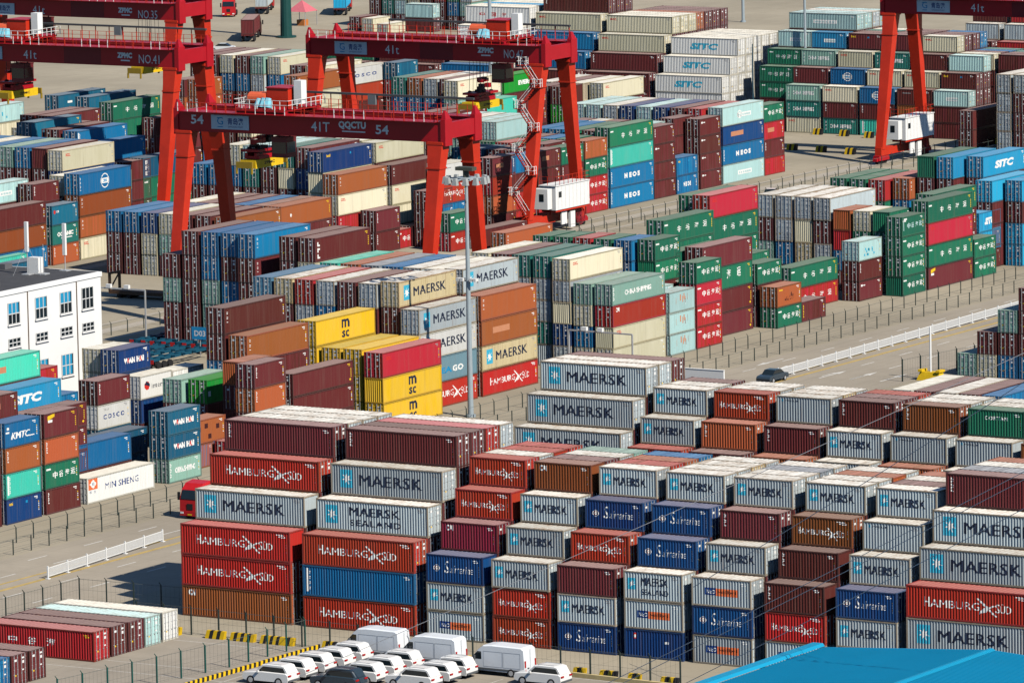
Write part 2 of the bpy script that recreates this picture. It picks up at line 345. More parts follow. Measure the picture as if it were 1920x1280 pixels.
        idc()
    elif mark=='SML': a.Rc(.15*LL,.72,1.5,.05,'G'); idc()
    elif mark=='BLO':
        rn=random.Random(3)
        for i in range(14): a.Rc(.2*LL+rn.random()*.5*LL,.2+.3*rn.random(),.3,.12,rn.choice('BBL'))
        idc('G')
    elif mark=='RST':
        rn=random.Random(5)
        for i in range(9): a.Rc(.25*LL+rn.random()*.5*LL,.25+.3*rn.random(),.16,.3,rn.choice('PPL'))
    elif mark=='WD': a.Rc(.08*LL,.72,.5,.1,'W'); a.Rc(.08*LL+.6,.74,.5,.05,'W'); idc()
    elif mark=='GRF':
        rn=random.Random(9)
        for i in range(9): 
            x=.3*LL+i*.25; a.Pg([(x,.25+.1*rn.random()),(x+.3,.5*rn.random()+.2),(x+.36,.5*rn.random()+.2),(x+.08,.3)],'D')
        a.Rc(.1*LL,.78,.9,.06,'Y'); idc()
    elif mark=='PT': a.Rc(.2*LL,.42,.3*LL,.24,'P' ); idc()
    elif mark=='PAT':
        for x,z in ((.12,.5),(.35,.6),(.7,.5),(.45,.15)): a.Rc(x*LL,z,.6,.2,'D')
        idc()
    elif mark=='WDI': a.Pg([(.2*LL,.4),(.2*LL+.25,.5),(.2*LL,.6),(.2*LL-.25,.5)],'W'); idc('Y')
    elif mark=='SM': a.Rc(.2*LL,.5,1.2,.12,'W'); idc()
    elif mark=='CRT': a.T('CORTAN',.3*LL,.62,.4*LL,.14,'W',.02,1.2); idc()
    elif mark=='X1': a.Rc(.15*LL,.66,.35,.2,'R'); a.up(); a.Rc(.15*LL+.1,.7,.15,.1,'W'); a.Rc(.68*LL,.55,.45,.08,'W')
    elif mark=='OT':
        for i in range(40): a.Rc(.3+i*.29,.86,.12,.1,'K')
    else: idc()
    return a
def art_geo(mark,L):
    """cut the flat lettering along the corrugation bends and lay it on the wall"""
    a=art(mark,L); bm=bmesh.new(); vs=[bm.verts.new((x,l*.004,z)) for x,z,l in a.V]
    for f,m in zip(a.F,a.M):
        try: q=bm.faces.new([vs[i] for i in f]); q.material_index=m
        except ValueError: pass
    if not bm.faces: return None
    x0=min(v.co.x for v in bm.verts); x1=max(v.co.x for v in bm.verts)
    for b in bends(L):
        if x0<b<x1: bmesh.ops.bisect_plane(bm,geom=bm.verts[:]+bm.edges[:]+bm.faces[:],plane_co=(b,0,0),plane_no=(1,0,0),dist=1e-5)
    g=MB()
    bm.verts.index_update()
    g.V=[(v.co.x,.025+prof(L,v.co.x)-.006-v.co.y,v.co.z) for v in bm.verts]
    for f in bm.faces: g.F.append(tuple(v.index for v in f.verts)); g.M.append(f.material_index)
    bm.free(); return g
_lg={}
def lettering(mark,L):
    if (mark,L) not in _lg: _lg[(mark,L)]=art_geo(mark,L)
    return _lg[(mark,L)]
# ------------------------------------------------------------------ container meshes shared by all copies
GB={(L,f):g_body(L,f) for L in (40,20) for f in (0,1)}; GF={L:g_frame(L) for L in (40,20)}
GD={(s,f):g_door(s,f) for s in (0,1) for f in (0,1)}
def keepn(g,name,mats):
    me=bpy.data.meshes.new(name); me.from_pydata(g.V,[],g.F); me.polygons.foreach_set('material_index',g.M)
    for m in mats: me.materials.append(m)
    me.update(); return me
MBODY={k:keepn(g,'container_body',[None,None]) for k,g in GB.items()}
MFRAME={k:keepn(g,'container_frame',[None]) for k,g in GF.items()}
MDOOR={k:keepn(g,'container_door',[None,STEEL,WHITE,YEL]) for k,g in GD.items()}
MLET={}
def setm(o,i,m): o.material_slots[i].link='OBJECT'; o.material_slots[i].material=m
FARM={}; FV=[];FF=[];FM=[]; FOFF=[0]; FMATS=[]
def fmat(m):
    if m.name not in FARM: FARM[m.name]=len(FMATS); FMATS.append(m)
    return FARM[m.name]
def far_add(g,T,t,mats):
    V=np.array(g.V,float); V[:,2]*=t; c,s=math.cos(T[3]),math.sin(T[3])
    X=V[:,0]*c-V[:,1]*s+T[0]; Y=V[:,0]*s+V[:,1]*c+T[1]; Z=V[:,2]+T[2]
    FV.append(np.stack([X,Y,Z],1)); o=FOFF[0]; FF.extend([tuple(i+o for i in f) for f in g.F]); ix=[fmat(m) for m in mats]; FM.extend([ix[k] for k in g.M]); FOFF[0]+=len(V)
GROUPS=dict(FB='containers stacked in the nearest block',FB2='containers stacked in the second block',BL='containers in the row by the bottom-left fence',Y1='containers stacked in the roadside yard',R='containers stacked at the right edge',Y2='containers stacked in the middle yard',Y3='containers stacked in the left yard',Y4='containers stacked in the far yard',X3='containers stacked in the upper-right block',Y5='containers in the far right stacks',X4='containers in the row along the top edge')
BOXG=MB(); BOXG.box(0.02,1-.02,0.02,W-.02,0,.99,0)
def hidden_box(L):
    g=MB(); g.box(.02,LEN[L]-.02,.02,W-.02,.01,.985,0); return g
GH={L:hidden_box(L) for L in (40,20)}
TABLE='''X;0.00;0.00;40;2.905;FB;*h.HSD!|orange-red long container with white bird lettering topmost, leftmost of 4, nearest block/*h.HSD|orange-red long container with white bird lettering directly below a orange-red/*o.CAI|rust-orange long container with white corner lettering directly below a orange-red
X;0.00;2.58;40;2.905;FB;*s.MSK!|silver-grey long container with dark star lettering topmost, leftmost of 4, nearest block/+m/-m/-m
X;0.00;5.15;40;2.905;FB;*h.HSD|orange-red long container with white bird lettering topmost, second from left of 4, nearest block/+m/-m/-m/-m
X;0.00;7.73;40;2.905;FB;*m.VT|maroon long container with white upright lettering topmost, leftmost of 3, nearest block/+m/-m/-m/-m/-m
X;0.00;10.30;40;2.905;FB;+s/-m/-m/-m/-m/-m
X;0.00;12.88;40;2.905;FB;+s/-m/-m/-m/-m/-m
X;0.00;15.46;40;2.905;FB;+s/-m/-m/-m/-m/-m
X;13.51;0.00;40;2.905;FB;*h.HSD|orange-red long container with white bird lettering topmost, third from left of 4, nearest block/*b.VW|blue long container with tall white side stripe directly below a orange-red/*h.HSD|orange-red long container with white bird lettering directly below a blue
X;13.51;2.58;40;2.905;FB;*s.MSL|silver-grey long container with two dark text lines, topmost of its stack/+m/-m/-m
X;13.51;5.15;40;2.905;FB;*s.MSK|silver-grey long container with dark star lettering topmost, second from left of 4, nearest block/+m/-m/-m/-m
X;13.51;7.73;40;2.905;FB;*m.VT|maroon long container with white upright lettering topmost, second from left of 3, nearest block/+m/-m/-m/-m/-m
X;13.51;10.30;40;2.905;FB;*m|maroon long container, topmost of its stack, nearest block/-m/-m/-m/-m/-m
X;13.51;12.88;40;2.905;FB;*r|bright red long container, topmost of its stack, nearest block/-m/-m/-m/-m/-m
X;13.51;15.46;40;2.905;FB;*s|silver-grey long container, topmost of its stack, fourth from left of 5, nearest block/-m/-m/-m/-m/-m
X;27.05;0.00;20;2.612;FB;*n.SAF!|navy short container with white script, topmost of its stack, leftmost of 5, nearest block/*s.MSK|silver-grey short container with dark star lettering directly below a navy, leftmost of 2, nearest block/*s.PON|silver-grey short container with blue-orange banner directly below a silver-grey, leftmost of 3, nearest block
X;27.05;2.58;20;2.612;FB;*c1.CAI|crimson short container with white corner lettering, topmost of its stack/+m/-m/-m
X;27.05;5.15;20;2.612;FB;*h.HSD!|orange-red short container with white bird lettering topmost, leftmost of 3, nearest block/+m/-m/-m/-m
X;27.05;7.73;20;2.612;FB;*h.HSD|orange-red short container with white bird lettering topmost, second from left of 3, nearest block/+m/-m/-m/-m/-m
X;27.05;10.30;20;2.612;FB;+s/-m/-m/-m/-m/-m
X;27.05;12.88;20;2.612;FB;+h!/-m/-m/-m/-m/-m
X;27.05;15.46;20;2.612;FB;+h/-m/-m/-m/-m/-m
X;34.05;0.00;20;2.612;FB;*s.MSK|silver-grey short container with dark star lettering topmost, leftmost of 10, nearest block/*h.HSD|orange-red short container with white bird lettering directly below a silver-grey/*h.HSD|orange-red short container with white bird lettering directly below a orange-red
X;34.05;2.58;20;2.612;FB;*s.MSK|silver-grey short container with dark star lettering topmost, second from left of 10, nearest block/+m/-m/-m
X;34.05;5.15;20;2.612;FB;*s.MSK|silver-grey short container with dark star lettering topmost, third from left of 10, nearest block/+m/-m/-m/-m
X;34.05;7.73;20;2.612;FB;*u.CAI!|brown short container with white corner lettering, topmost of its stack/+m/-m/-m/-m/-m
X;34.05;10.30;20;2.612;FB;+m/-m/-m/-m/-m/-m
X;34.05;12.88;20;2.612;FB;+s/-m/-m/-m/-m/-m
X;34.05;15.46;20;2.612;FB;+l/-m/-m/-m/-m/-m
X;40.95;0.00;20;2.612;FB;*m|maroon short container, topmost of its stack, second from left of 3, nearest block/*s.MSK|silver-grey short container with dark star lettering directly below a maroon/*n.SAF|navy short container with white script directly below a silver-grey, leftmost of 2, nearest block
X;40.95;2.58;20;2.612;FB;*h.HSD|orange-red short container with white bird lettering topmost, rightmost of 3, nearest block/+m/-m/-m
X;40.95;5.15;20;2.612;FB;*n.SAF|navy short container with white script topmost, second from left of 5, nearest block/+m/-m/-m/-m
X;40.95;7.73;20;2.612;FB;*s.MSK|silver-grey short container with dark star lettering topmost, fourth from left of 10, nearest block/+m/-m/-m/-m/-m
X;40.95;10.30;20;2.612;FB;+h/-m/-m/-m/-m/-m
X;40.95;12.88;20;2.612;FB;+o/-m/-m/-m/-m/-m
X;40.95;15.46;20;2.612;FB;+b/-m/-m/-m/-m/-m
X;47.95;0.00;20;2.612;FB;*s.MSL|silver-grey short container with two dark text lines, topmost of its stack/*s.PON|silver-grey short container with blue-orange banner below silver-grey, second from left of 3, nearest block/*n.X1|navy short container with small red flag mark directly below a silver-grey
X;47.95;2.58;20;2.612;FB;*n.SAF|navy short container with white script topmost, third from left of 5, nearest block/+m/-m/-m
X;47.95;5.15;20;2.612;FB;*n.SAF|navy short container with white script topmost, fourth from left of 5, nearest block/+m/-m/-m/-m
X;47.95;7.73;20;2.612;FB;*s.MSK|silver-grey short container with dark star lettering topmost, fifth from left of 10, nearest block/+m/-m/-m/-m/-m
X;47.95;10.30;20;2.612;FB;+s/-m/-m/-m/-m/-m
X;47.95;12.88;20;2.612;FB;+tn/-m/-m/-m/-m/-m
X;47.95;15.46;20;2.612;FB;+s/-m/-m/-m/-m/-m
X;54.98;0.00;20;2.612;FB;*s.PON|silver-grey short container with blue-orange banner, topmost of its stack/*n.SAF|navy short container with white script directly below a silver-grey, rightmost of 2, nearest block/*s.PON|silver-grey short container with blue-orange banner directly below a navy
X;54.98;2.58;20;2.612;FB;*s.MSK|silver-grey short container with dark star lettering topmost, sixth from left of 10, nearest block/+m/-m/-m
X;54.98;5.15;20;2.612;FB;*m.VT|maroon short container with white upright lettering topmost, leftmost of 3, nearest block/+m/-m/-m/-m
X;54.98;7.73;20;2.612;FB;*s.MSK|silver-grey short container with dark star lettering topmost, seventh from left of 10, nearest block/+m/-m/-m/-m/-m
X;54.98;10.30;20;2.612;FB;+s/-m/-m/-m/-m/-m
X;54.98;12.88;20;2.612;FB;+gy/-m/-m/-m/-m/-m
X;54.98;15.46;20;2.612;FB;+s/-m/-m/-m/-m/-m
X;62.36;0.00;20;2.612;FB;*m.VT!|maroon short container with white upright lettering topmost, second from left of 3, nearest block/*h.HSD|orange-red short container with white bird lettering directly below a maroon/*s.PON|silver-grey short container with blue-orange banner directly below a orange-red
X;62.36;2.58;20;2.612;FB;*m.VT!|maroon short container with white upright lettering topmost, rightmost of 3, nearest block/+m/-m/-m
X;62.36;5.15;20;2.612;FB;*u.HSD|brown short container with white bird lettering, topmost of its stack/+m/-m/-m/-m
X;62.36;7.73;20;2.612;FB;*s.MSK|silver-grey short container with dark star lettering topmost, eighth from left of 10, nearest block/+m/-m/-m/-m/-m
X;62.36;10.30;20;2.612;FB;+s/-m/-m/-m/-m/-m
X;62.36;12.88;20;2.612;FB;+o!/-m/-m/-m/-m/-m
X;62.36;15.46;20;2.612;FB;+s/-m/-m/-m/-m/-m
X;69.50;0.00;20;2.612;FB;*n.SAF|navy short container with white script, topmost of its stack, rightmost of 5, nearest block/*s.MSK|silver-grey short container with dark star lettering directly below a navy, rightmost of 2, nearest block/*s.PON|silver-grey short container with blue-orange banner directly below a silver-grey, rightmost of 3, nearest block
X;69.50;2.58;20;2.612;FB;*s.MSK|silver-grey short container with dark star lettering topmost, ninth from left of 10, nearest block/+m/-m/-m
X;69.50;5.15;20;2.612;FB;*s.MSS|silver-grey short container with tiny dark lettering, topmost of its stack, nearest block/+m/-m/-m/-m
X;69.50;7.73;20;2.612;FB;*s.MSK!|silver-grey short container with dark star lettering topmost, rightmost of 10, nearest block/+m/-m/-m/-m/-m
X;69.50;10.30;20;2.612;FB;+m/-m/-m/-m/-m/-m
X;69.50;12.88;20;2.612;FB;+s/-m/-m/-m/-m/-m
X;69.50;15.46;20;2.612;FB;+o/-m/-m/-m/-m/-m
X;76.50;0.00;40;2.905;FB;*h.HSD|orange-red long container with white bird lettering topmost, rightmost of 4, nearest block/*s.MSK|silver-grey long container with dark star lettering directly below a orange-red/*h.HSD|orange-red long container with white bird lettering directly below a silver-grey
X;76.50;2.58;40;2.905;FB;*s.MSK|silver-grey long container with dark star lettering topmost, third from left of 4, nearest block/+m/-m/-m
X;76.50;5.15;40;2.905;FB;*s.MSK|silver-grey long container with dark star lettering topmost, rightmost of 4, nearest block/+m/-m/-m/-m
X;76.50;7.73;40;2.905;FB;*m.VT|maroon long container with white upright lettering topmost, rightmost of 3, nearest block/+m/-m/-m/-m/-m
X;76.50;10.30;40;2.905;FB;+gy/-m/-m/-m/-m/-m
X;76.50;12.88;40;2.905;FB;+s/-m/-m/-m/-m/-m
X;76.50;15.46;40;2.905;FB;+o/-m/-m/-m/-m/-m
X;7.20;47.88;40;2.920;FB2;*s.MSK|silver-grey long container with dark star lettering topmost, leftmost of 3, second block/-m/-m/-m
X;7.20;50.45;40;2.920;FB2;*s.MSK|silver-grey long container with dark star lettering topmost, second from left of 3, second block/+m/-m/-m/-m
X;7.20;53.03;40;2.920;FB2;*s.MSK|silver-grey long container with dark star lettering topmost, rightmost of 3, second block/+m/-m/-m/-m/-m
X;7.20;55.60;40;2.920;FB2;*s|silver-grey long container, topmost of its stack, second block/-m/-m/-m/-m/-m
X;7.20;58.18;40;2.920;FB2;*m|maroon long container, topmost of its stack, second block/-m/-m/-m/-m/-m
X;20.20;47.88;20;2.612;FB2;+h/-m/-m/-m
X;20.20;50.45;20;2.612;FB2;*s.MSK|silver-grey short container with dark star lettering topmost, leftmost of 3, second block/+m/-m/-m/-m
X;20.20;53.03;20;2.612;FB2;*s.MSK|silver-grey short container with dark star lettering topmost, second from left of 3, second block/+m/-m/-m/-m/-m
X;20.20;55.60;20;2.612;FB2;+s/-m/-m/-m/-m/-m
X;20.20;58.18;20;2.612;FB2;+m/-m/-m/-m/-m/-m
X;27.05;47.88;20;2.612;FB2;+m/-m/-m/-m
X;27.05;50.45;20;2.612;FB2;*o.VT|rust-orange short container with white upright lettering, topmost of its stack, second block/+m/-m/-m/-m
X;27.05;53.03;20;2.612;FB2;*h.HSD|orange-red short container with white bird lettering, topmost of its stack, second block/+m/-m/-m/-m/-m
X;27.05;55.60;20;2.612;FB2;+s/-m/-m/-m/-m/-m
X;27.05;58.18;20;2.612;FB2;+s/-m/-m/-m/-m/-m
X;34.05;47.88;20;2.612;FB2;+o/-m/-m/-m
X;34.05;50.45;20;2.612;FB2;*m.VT|maroon short container with white upright lettering topmost, leftmost of 2, second block/+m/-m/-m/-m
X;34.05;53.03;20;2.612;FB2;*s.MSS|silver-grey short container with tiny dark lettering topmost, leftmost of 3, second block/+m/-m/-m/-m/-m
X;34.05;55.60;20;2.612;FB2;+tn/-m/-m/-m/-m/-m
X;34.05;58.18;20;2.612;FB2;+s/-m/-m/-m/-m/-m
X;40.95;47.88;20;2.612;FB2;+s/-m/-m/-m
X;40.95;50.45;20;2.612;FB2;*s.MSK|silver-grey short container with dark star lettering topmost, rightmost of 3, second block/+m/-m/-m/-m
X;40.95;53.03;20;2.612;FB2;*m.VT|maroon short container with white upright lettering topmost, rightmost of 2, second block/+m/-m/-m/-m/-m
X;40.95;55.60;20;2.612;FB2;+m/-m/-m/-m/-m/-m
X;40.95;58.18;20;2.612;FB2;+h/-m/-m/-m/-m/-m
X;47.95;47.88;20;2.612;FB2;+o/-m/-m/-m
X;47.95;50.45;20;2.612;FB2;*s.MSS|silver-grey short container with tiny dark lettering topmost, second from left of 3, second block/+m/-m/-m/-m
X;47.95;53.03;20;2.612;FB2;*u.VT|brown short container with white upright lettering, topmost of its stack/+m/-m/-m/-m/-m
X;47.95;55.60;20;2.612;FB2;+s/-m/-m/-m/-m/-m
X;47.95;58.18;20;2.612;FB2;+s/-m/-m/-m/-m/-m
X;54.98;47.88;20;2.612;FB2;+s/-m/-m/-m
X;54.98;50.45;20;2.612;FB2;*s.MSS!|silver-grey short container with tiny dark lettering topmost, rightmost of 3, second block/+m/-m/-m/-m
X;54.98;53.03;20;2.612;FB2;*g.CRT|green short container with small white lettering, topmost of its stack/+m/-m/-m/-m/-m
X;54.98;55.60;20;2.612;FB2;+tn/-m/-m/-m/-m/-m
X;54.98;58.18;20;2.612;FB2;+s/-m/-m/-m/-m/-m
X;62.00;47.88;20;2.612;FB2;-m/-m/-m/-m
X;62.00;50.45;20;2.612;FB2;+u/-m/-m/-m/-m
X;62.00;53.03;20;2.612;FB2;-m/-m/-m/-m/-m/-m
X;62.00;55.60;20;2.612;FB2;-s/-m/-m/-m/-m/-m
X;62.00;58.18;20;2.612;FB2;-s/-m/-m/-m/-m/-m
X;-5.89;-23.30;40;2.750;BL;*r.ZGX|bright red long container with faded white Chinese characters, topmost of its stack
X;-5.89;-20.50;40;2.750;BL;*m|maroon long container, topmost of its stack, third from left of 4, bottom-left row
X;-5.89;-17.90;40;2.750;BL;*m|maroon long container, topmost of its stack, rightmost of 4, bottom-left row
X;-5.89;-15.20;40;2.750;BL;*p|pale aqua long container, topmost of its stack, bottom-left row
X;-5.89;-12.40;40;2.750;BL;*w.OT|white long container with open-top ribbed edge, topmost of its stack
X;-5.69;-38.90;40;2.750;BL;+b
X;-5.69;-36.20;40;2.750;BL;*m|maroon long container, topmost of its stack, leftmost of 4, bottom-left row
X;-5.69;-33.50;40;2.750;BL;*m|maroon long container, topmost of its stack, second from left of 4, bottom-left row
Y;-47.74;34.74;20;2.607;Y1;*b.KMTC|blue short container with slanted white lettering, topmost of its stack/*o.VT|rust-orange short container with white upright lettering directly below a blue/*q.VW|mint green short container with tall white side stripe directly below a rust-orange/*n.YL|navy short container with small yellow mark directly below a mint green
Y;-47.74;27.90;20;2.600;Y1;+m/+m/+m
Y;-47.74;41.60;20;2.604;Y1;*m.BW|maroon short container with yellow flag mark, topmost of its stack/*o.VT|rust-orange short container with white upright lettering directly below a maroon, leftmost of 2, roadside yard/*g.ZG|green short container with white characters directly below a rust-orange, leftmost of 2, roadside yard/*m.VT|maroon short container with white upright lettering directly below a green, roadside yard
Y;-50.59;40.98;40;2.521;Y1;+m.YD/+m/+m/-m
Y;-47.74;48.88;40;2.739;Y1;*w.MIN|white long container with blue lettering and orange diamond square, topmost of its stack
Y;-50.59;34.98;20;2.550;Y1;+m.PT/-c/-m/-m/-m
Y;-59.14;48.50;40;2.750;Y1;*k.SIT|sky blue long container with bold slanted lettering topmost, leftmost of 3, roadside yard/-b/-m/-m
Y;-61.99;48.87;40;2.750;Y1;*q.PT|mint green long container with faded repainted patch, topmost of its stack/+m/-m/-m/-m
Y;-67.69;59.92;40;2.600;Y1;+r.YD/-m/-m/-m
Y;-64.84;59.54;40;2.600;Y1;+b/-m/-m
Y;-59.14;57.73;20;2.600;Y1;-g.ZG/-m/-m
Y;-50.59;48.90;40;2.829;Y1;*b.VS|blue long container with small white lettering topmost, leftmost of 2, roadside yard/+m
Y;-53.44;55.98;40;2.600;Y1;*d|teal-blue long container, topmost of its stack, roadside yard/+d
Y;-56.29;63.23;20;2.614;Y1;*m.VT|maroon short container with white upright lettering topmost, leftmost of 2, roadside yard/*w.COS|white short container with widely spaced dark lettering directly below a maroon/+d/-d
Y;-47.74;63.77;20;2.555;Y1;*d.WH|teal-blue short container with red-and-white outlined lettering, topmost of its stack/*d.WH|teal-blue short container with red-and-white outlined lettering directly below a teal-blue/*l.CS|pale sea-green short container with white block lettering directly below a teal-blue
Y;-67.69;83.50;20;2.627;Y1;*n.WH|navy short container with red-and-white outlined lettering, topmost of its stack/+n/-n/-n
Y;-70.54;84.10;20;2.600;Y1;+c/+c/-c/-c
Y;-64.84;83.44;20;2.601;Y1;*w.INT|white short container with round red-black emblem and lettering, topmost of its stack/+n/+m
Y;-64.84;89.60;20;2.550;Y1;+w/-m/-m
Y;-56.29;83.77;40;2.618;Y1;*e.EVX|vivid green long container with white end square, topmost of its stack/+m/-m
Y;-59.14;83.00;40;2.620;Y1;*l|pale sea-green long container, topmost of its stack, leftmost of 2, roadside yard/+m/-m
Y;-47.74;80.23;20;2.625;Y1;*m.VT|maroon short container with white upright lettering topmost, rightmost of 2, roadside yard/*o.VT|rust-orange short container with white upright lettering directly below a maroon, rightmost of 2, roadside yard/+m/-m
Y;-50.59;82.00;20;2.600;Y1;+o!/+m/+m!/-m
Y;-50.59;72.73;20;2.600;Y1;*o.PAT|rust-orange short container with square repaint patches, topmost of its stack/+o
Y;-50.59;70.50;20;2.600;Y1;+b.YL
Y;-47.74;76.00;20;2.750;Y1;+r
Y;-50.59;91.94;40;2.600;Y1;*m.YD|maroon long container with yellow end dots topmost, rightmost of 2, roadside yard/*m|maroon long container directly below a maroon, tenth from left of 16, roadside yard/+m
Y;-56.29;91.72;40;2.922;Y1;*o.VT|rust-orange long container with white upright lettering topmost, leftmost of 3, roadside yard/+m/-m/-m
Y;-59.14;91.60;40;2.922;Y1;*m.VT|maroon long container with white upright lettering topmost, leftmost of 2, roadside yard/*m|maroon long container directly below a maroon, eighth from left of 16, roadside yard/+b/-m/-m
Y;-47.74;105.69;40;2.830;Y1;*r.OO|bright red long container with red corner lettering topmost, leftmost of 2, roadside yard/*y.MSC!|yellow long container with black stacked lettering directly below a bright red/*y.MSC|yellow long container with black stacked lettering directly below a yellow
Y;-50.59;105.90;40;2.900;Y1;*y|yellow long container, topmost of its stack, rightmost of 2, roadside yard/+y/+y
Y;-53.44;105.90;40;2.900;Y1;*y|yellow long container, topmost of its stack, leftmost of 2, roadside yard/-m/-m
Y;-56.29;105.45;40;2.906;Y1;*y.MSC|yellow long container with black stacked lettering, topmost of its stack/+y/-y/-m
Y;-50.59;117.82;40;2.915;Y1;*s.MSK|silver-grey long container with dark star lettering topmost, leftmost of 2, roadside yard/*w.MSK|white long container with dark star lettering directly below a silver-grey/*gb.SGO|slate blue-grey long container with half navy half white lettering directly below a white/*h.HSD|orange-red long container with white bird lettering directly below a slate blue-grey
Y;-53.44;118.29;40;2.919;Y1;*tn.MSK|tan rust-stained long container with dark star lettering, topmost of its stack/+m/+m/-m/-m
Y;-56.29;118.00;40;2.860;Y1;*s|silver-grey long container, topmost of its stack, second from left of 7, roadside yard/+m/-m/-m/-m
Y;-59.14;118.00;40;2.860;Y1;*m|maroon long container, topmost of its stack, fourth from left of 5, roadside yard/+m/-m/-m/-m
Y;-61.99;118.00;40;2.860;Y1;*s|silver-grey long container, topmost of its stack, leftmost of 7, roadside yard/+b/-m/-m/-m
Y;-64.84;118.00;40;2.860;Y1;*r.D2|bright red long container with white door stickers, topmost of its stack/+s/-b/-m/-m
Y;-67.69;118.00;40;2.860;Y1;*tn|tan rust-stained long container, topmost of its stack/+m/-m/-m/-m
Y;-70.54;118.00;40;2.860;Y1;*bl|steel blue long container, topmost of its stack/-m/-m/-m/-m
Y;-50.59;131.07;40;2.906;Y1;*o.VT|rust-orange long container with white upright lettering topmost, second from left of 3, roadside yard/*o.PT|rust-orange long container with faded repainted patch directly below a rust-orange/*tn.MSK|tan rust-stained long container with dark star lettering directly below a rust-orange/*h.HSD|orange-red long container with white bird lettering directly below a tan rust-stained
Y;-53.44;131.78;40;2.892;Y1;*s.MSK|silver-grey long container with dark star lettering topmost, rightmost of 2, roadside yard/+m/-m/-m/-m
Y;-56.29;131.90;40;2.860;Y1;+w/-m/-m/-m/-m
Y;-59.14;131.90;40;2.860;Y1;+s/-m/-m/-m/-m
Y;-61.99;131.90;40;2.860;Y1;+b/-m/-m/-m/-m
Y;-64.84;131.90;40;2.860;Y1;+gy/-m/-m/-m/-m
Y;-67.69;131.90;40;2.860;Y1;+o/-m/-m/-m/-m
Y;-70.54;131.90;40;2.860;Y1;+q/-m/-m/-m/-m
Y;-53.44;155.48;40;2.574;Y1;*c.OO|cream long container with red corner lettering, topmost of its stack, roadside yard/*s|silver-grey long container directly below a cream/+c!/+n/+s
Y;-56.29;155.80;40;2.600;Y1;*t|teal green long container, topmost of its stack, rightmost of 2, roadside yard/+s/+s/+t/+s!
Y;-59.14;155.80;40;2.600;Y1;*t|teal green long container, topmost of its stack, leftmost of 2, roadside yard/+s/-t/-s/-m
Y;-61.99;155.80;40;2.600;Y1;+m/-m/-t/-m/-m
Y;-64.84;155.80;40;2.600;Y1;+c/-m/-m/-m/-m
Y;-47.74;155.63;40;2.529;Y1;*l.CS|pale sea-green long container with white block lettering, topmost of its stack/*r.CAI|bright red long container with white corner lettering directly below a pale sea-green/*c.OO!|cream long container with red corner lettering directly below a bright red/*c|cream long container directly below a cream, roadside yard
Y;-50.59;155.55;40;2.520;Y1;*l|pale sea-green long container, topmost of its stack, rightmost of 2, roadside yard/+c/+b/+c
Y;-47.74;168.78;20;2.520;Y1;*p.RST|pale aqua short container with rusty streaks, topmost of its stack/*p.RST|pale aqua short container with rusty streaks below pale aqua, leftmost of 2, roadside yard/*p.RST|pale aqua short container with rusty streaks below pale aqua, rightmost of 2, roadside yard
Y;-50.59;168.60;20;2.620;Y1;+p/-p/-p
Y;-47.74;175.27;20;2.600;Y1;*g.ZG|green short container with white characters topmost, second from left of 5, roadside yard/*r.ZG|bright red short container with white characters directly below a green, roadside yard/+r.ZG/+r.ZG
Y;-50.59;181.74;40;2.837;Y1;*m.VT|maroon long container with white upright lettering topmost, rightmost of 2, roadside yard/*g.ZGB|green long container with large white characters directly below a maroon/*m.YD|maroon long container with yellow end dots directly below a green/*m.YD|maroon long container with yellow end dots directly below a maroon
Y;-53.44;180.40;40;2.700;Y1;+g/+g/-m/-m
Y;-53.44;175.33;20;2.569;Y1;*g.ZG|green short container with white characters, topmost of its stack, leftmost of 5, roadside yard/*g.ZG!|green short container with white characters directly below a green, leftmost of 5, roadside yard/+m/-m/-m
Y;-56.29;174.60;20;2.550;Y1;+b/+b/-r/-m/-m
Y;-59.14;174.60;20;2.550;Y1;+g/-m/-g/-m/-m
Y;-61.99;174.60;20;2.550;Y1;+r/-m/-m/-m/-m
Y;-64.84;174.60;20;2.550;Y1;+g/-g/-m/-m/-m
Y;-67.69;174.60;20;2.550;Y1;+g/-m/-m/-m/-m
Y;-56.29;182.31;40;2.857;Y1;*g.ZG|green long container with white characters, topmost of its stack, leftmost of 4, roadside yard/+g/-g/-g/-g
Y;-61.99;203.50;40;2.960;Y1;*r.OO|bright red long container with red corner lettering topmost, rightmost of 2, roadside yard/*g.ZG|green long container with white characters directly below a bright red, leftmost of 2, roadside yard/+g/-b/-m
Y;-64.84;205.00;40;2.900;Y1;+g/-g/-b/-g/-m
Y;-59.14;229.31;40;2.960;Y1;*s|silver-grey long container, topmost of its stack, rightmost of 7, roadside yard/+m/+s/-b
Y;-61.99;229.42;40;2.960;Y1;*s|silver-grey long container, topmost of its stack, sixth from left of 7, roadside yard/+c!/+tn/-m
Y;-64.84;229.52;40;2.960;Y1;*s|silver-grey long container, topmost of its stack, fifth from left of 7, roadside yard/+s/+b/-m
Y;-67.69;229.59;40;2.960;Y1;*s|silver-grey long container, topmost of its stack, fourth from left of 7, roadside yard/+m/+l/-m
Y;-53.44;208.50;40;2.784;Y1;*g.ZG|green long container with white characters topmost, second from left of 4, roadside yard/+r.ZG
Y;-50.59;195.12;20;2.600;Y1;*g.ZG|green short container with white characters topmost, fourth from left of 5, roadside yard/+m/+m
Y;-56.29;202.32;20;2.600;Y1;+g.ZG/-b/-m
Y;-47.74;194.89;20;2.545;Y1;*o.GRF|rust-orange short container with dark scribbled graffiti, topmost of its stack/*g.ZG|green short container with white characters directly below a rust-orange, rightmost of 2, roadside yard
Y;-47.74;201.13;20;2.520;Y1;+m.VY
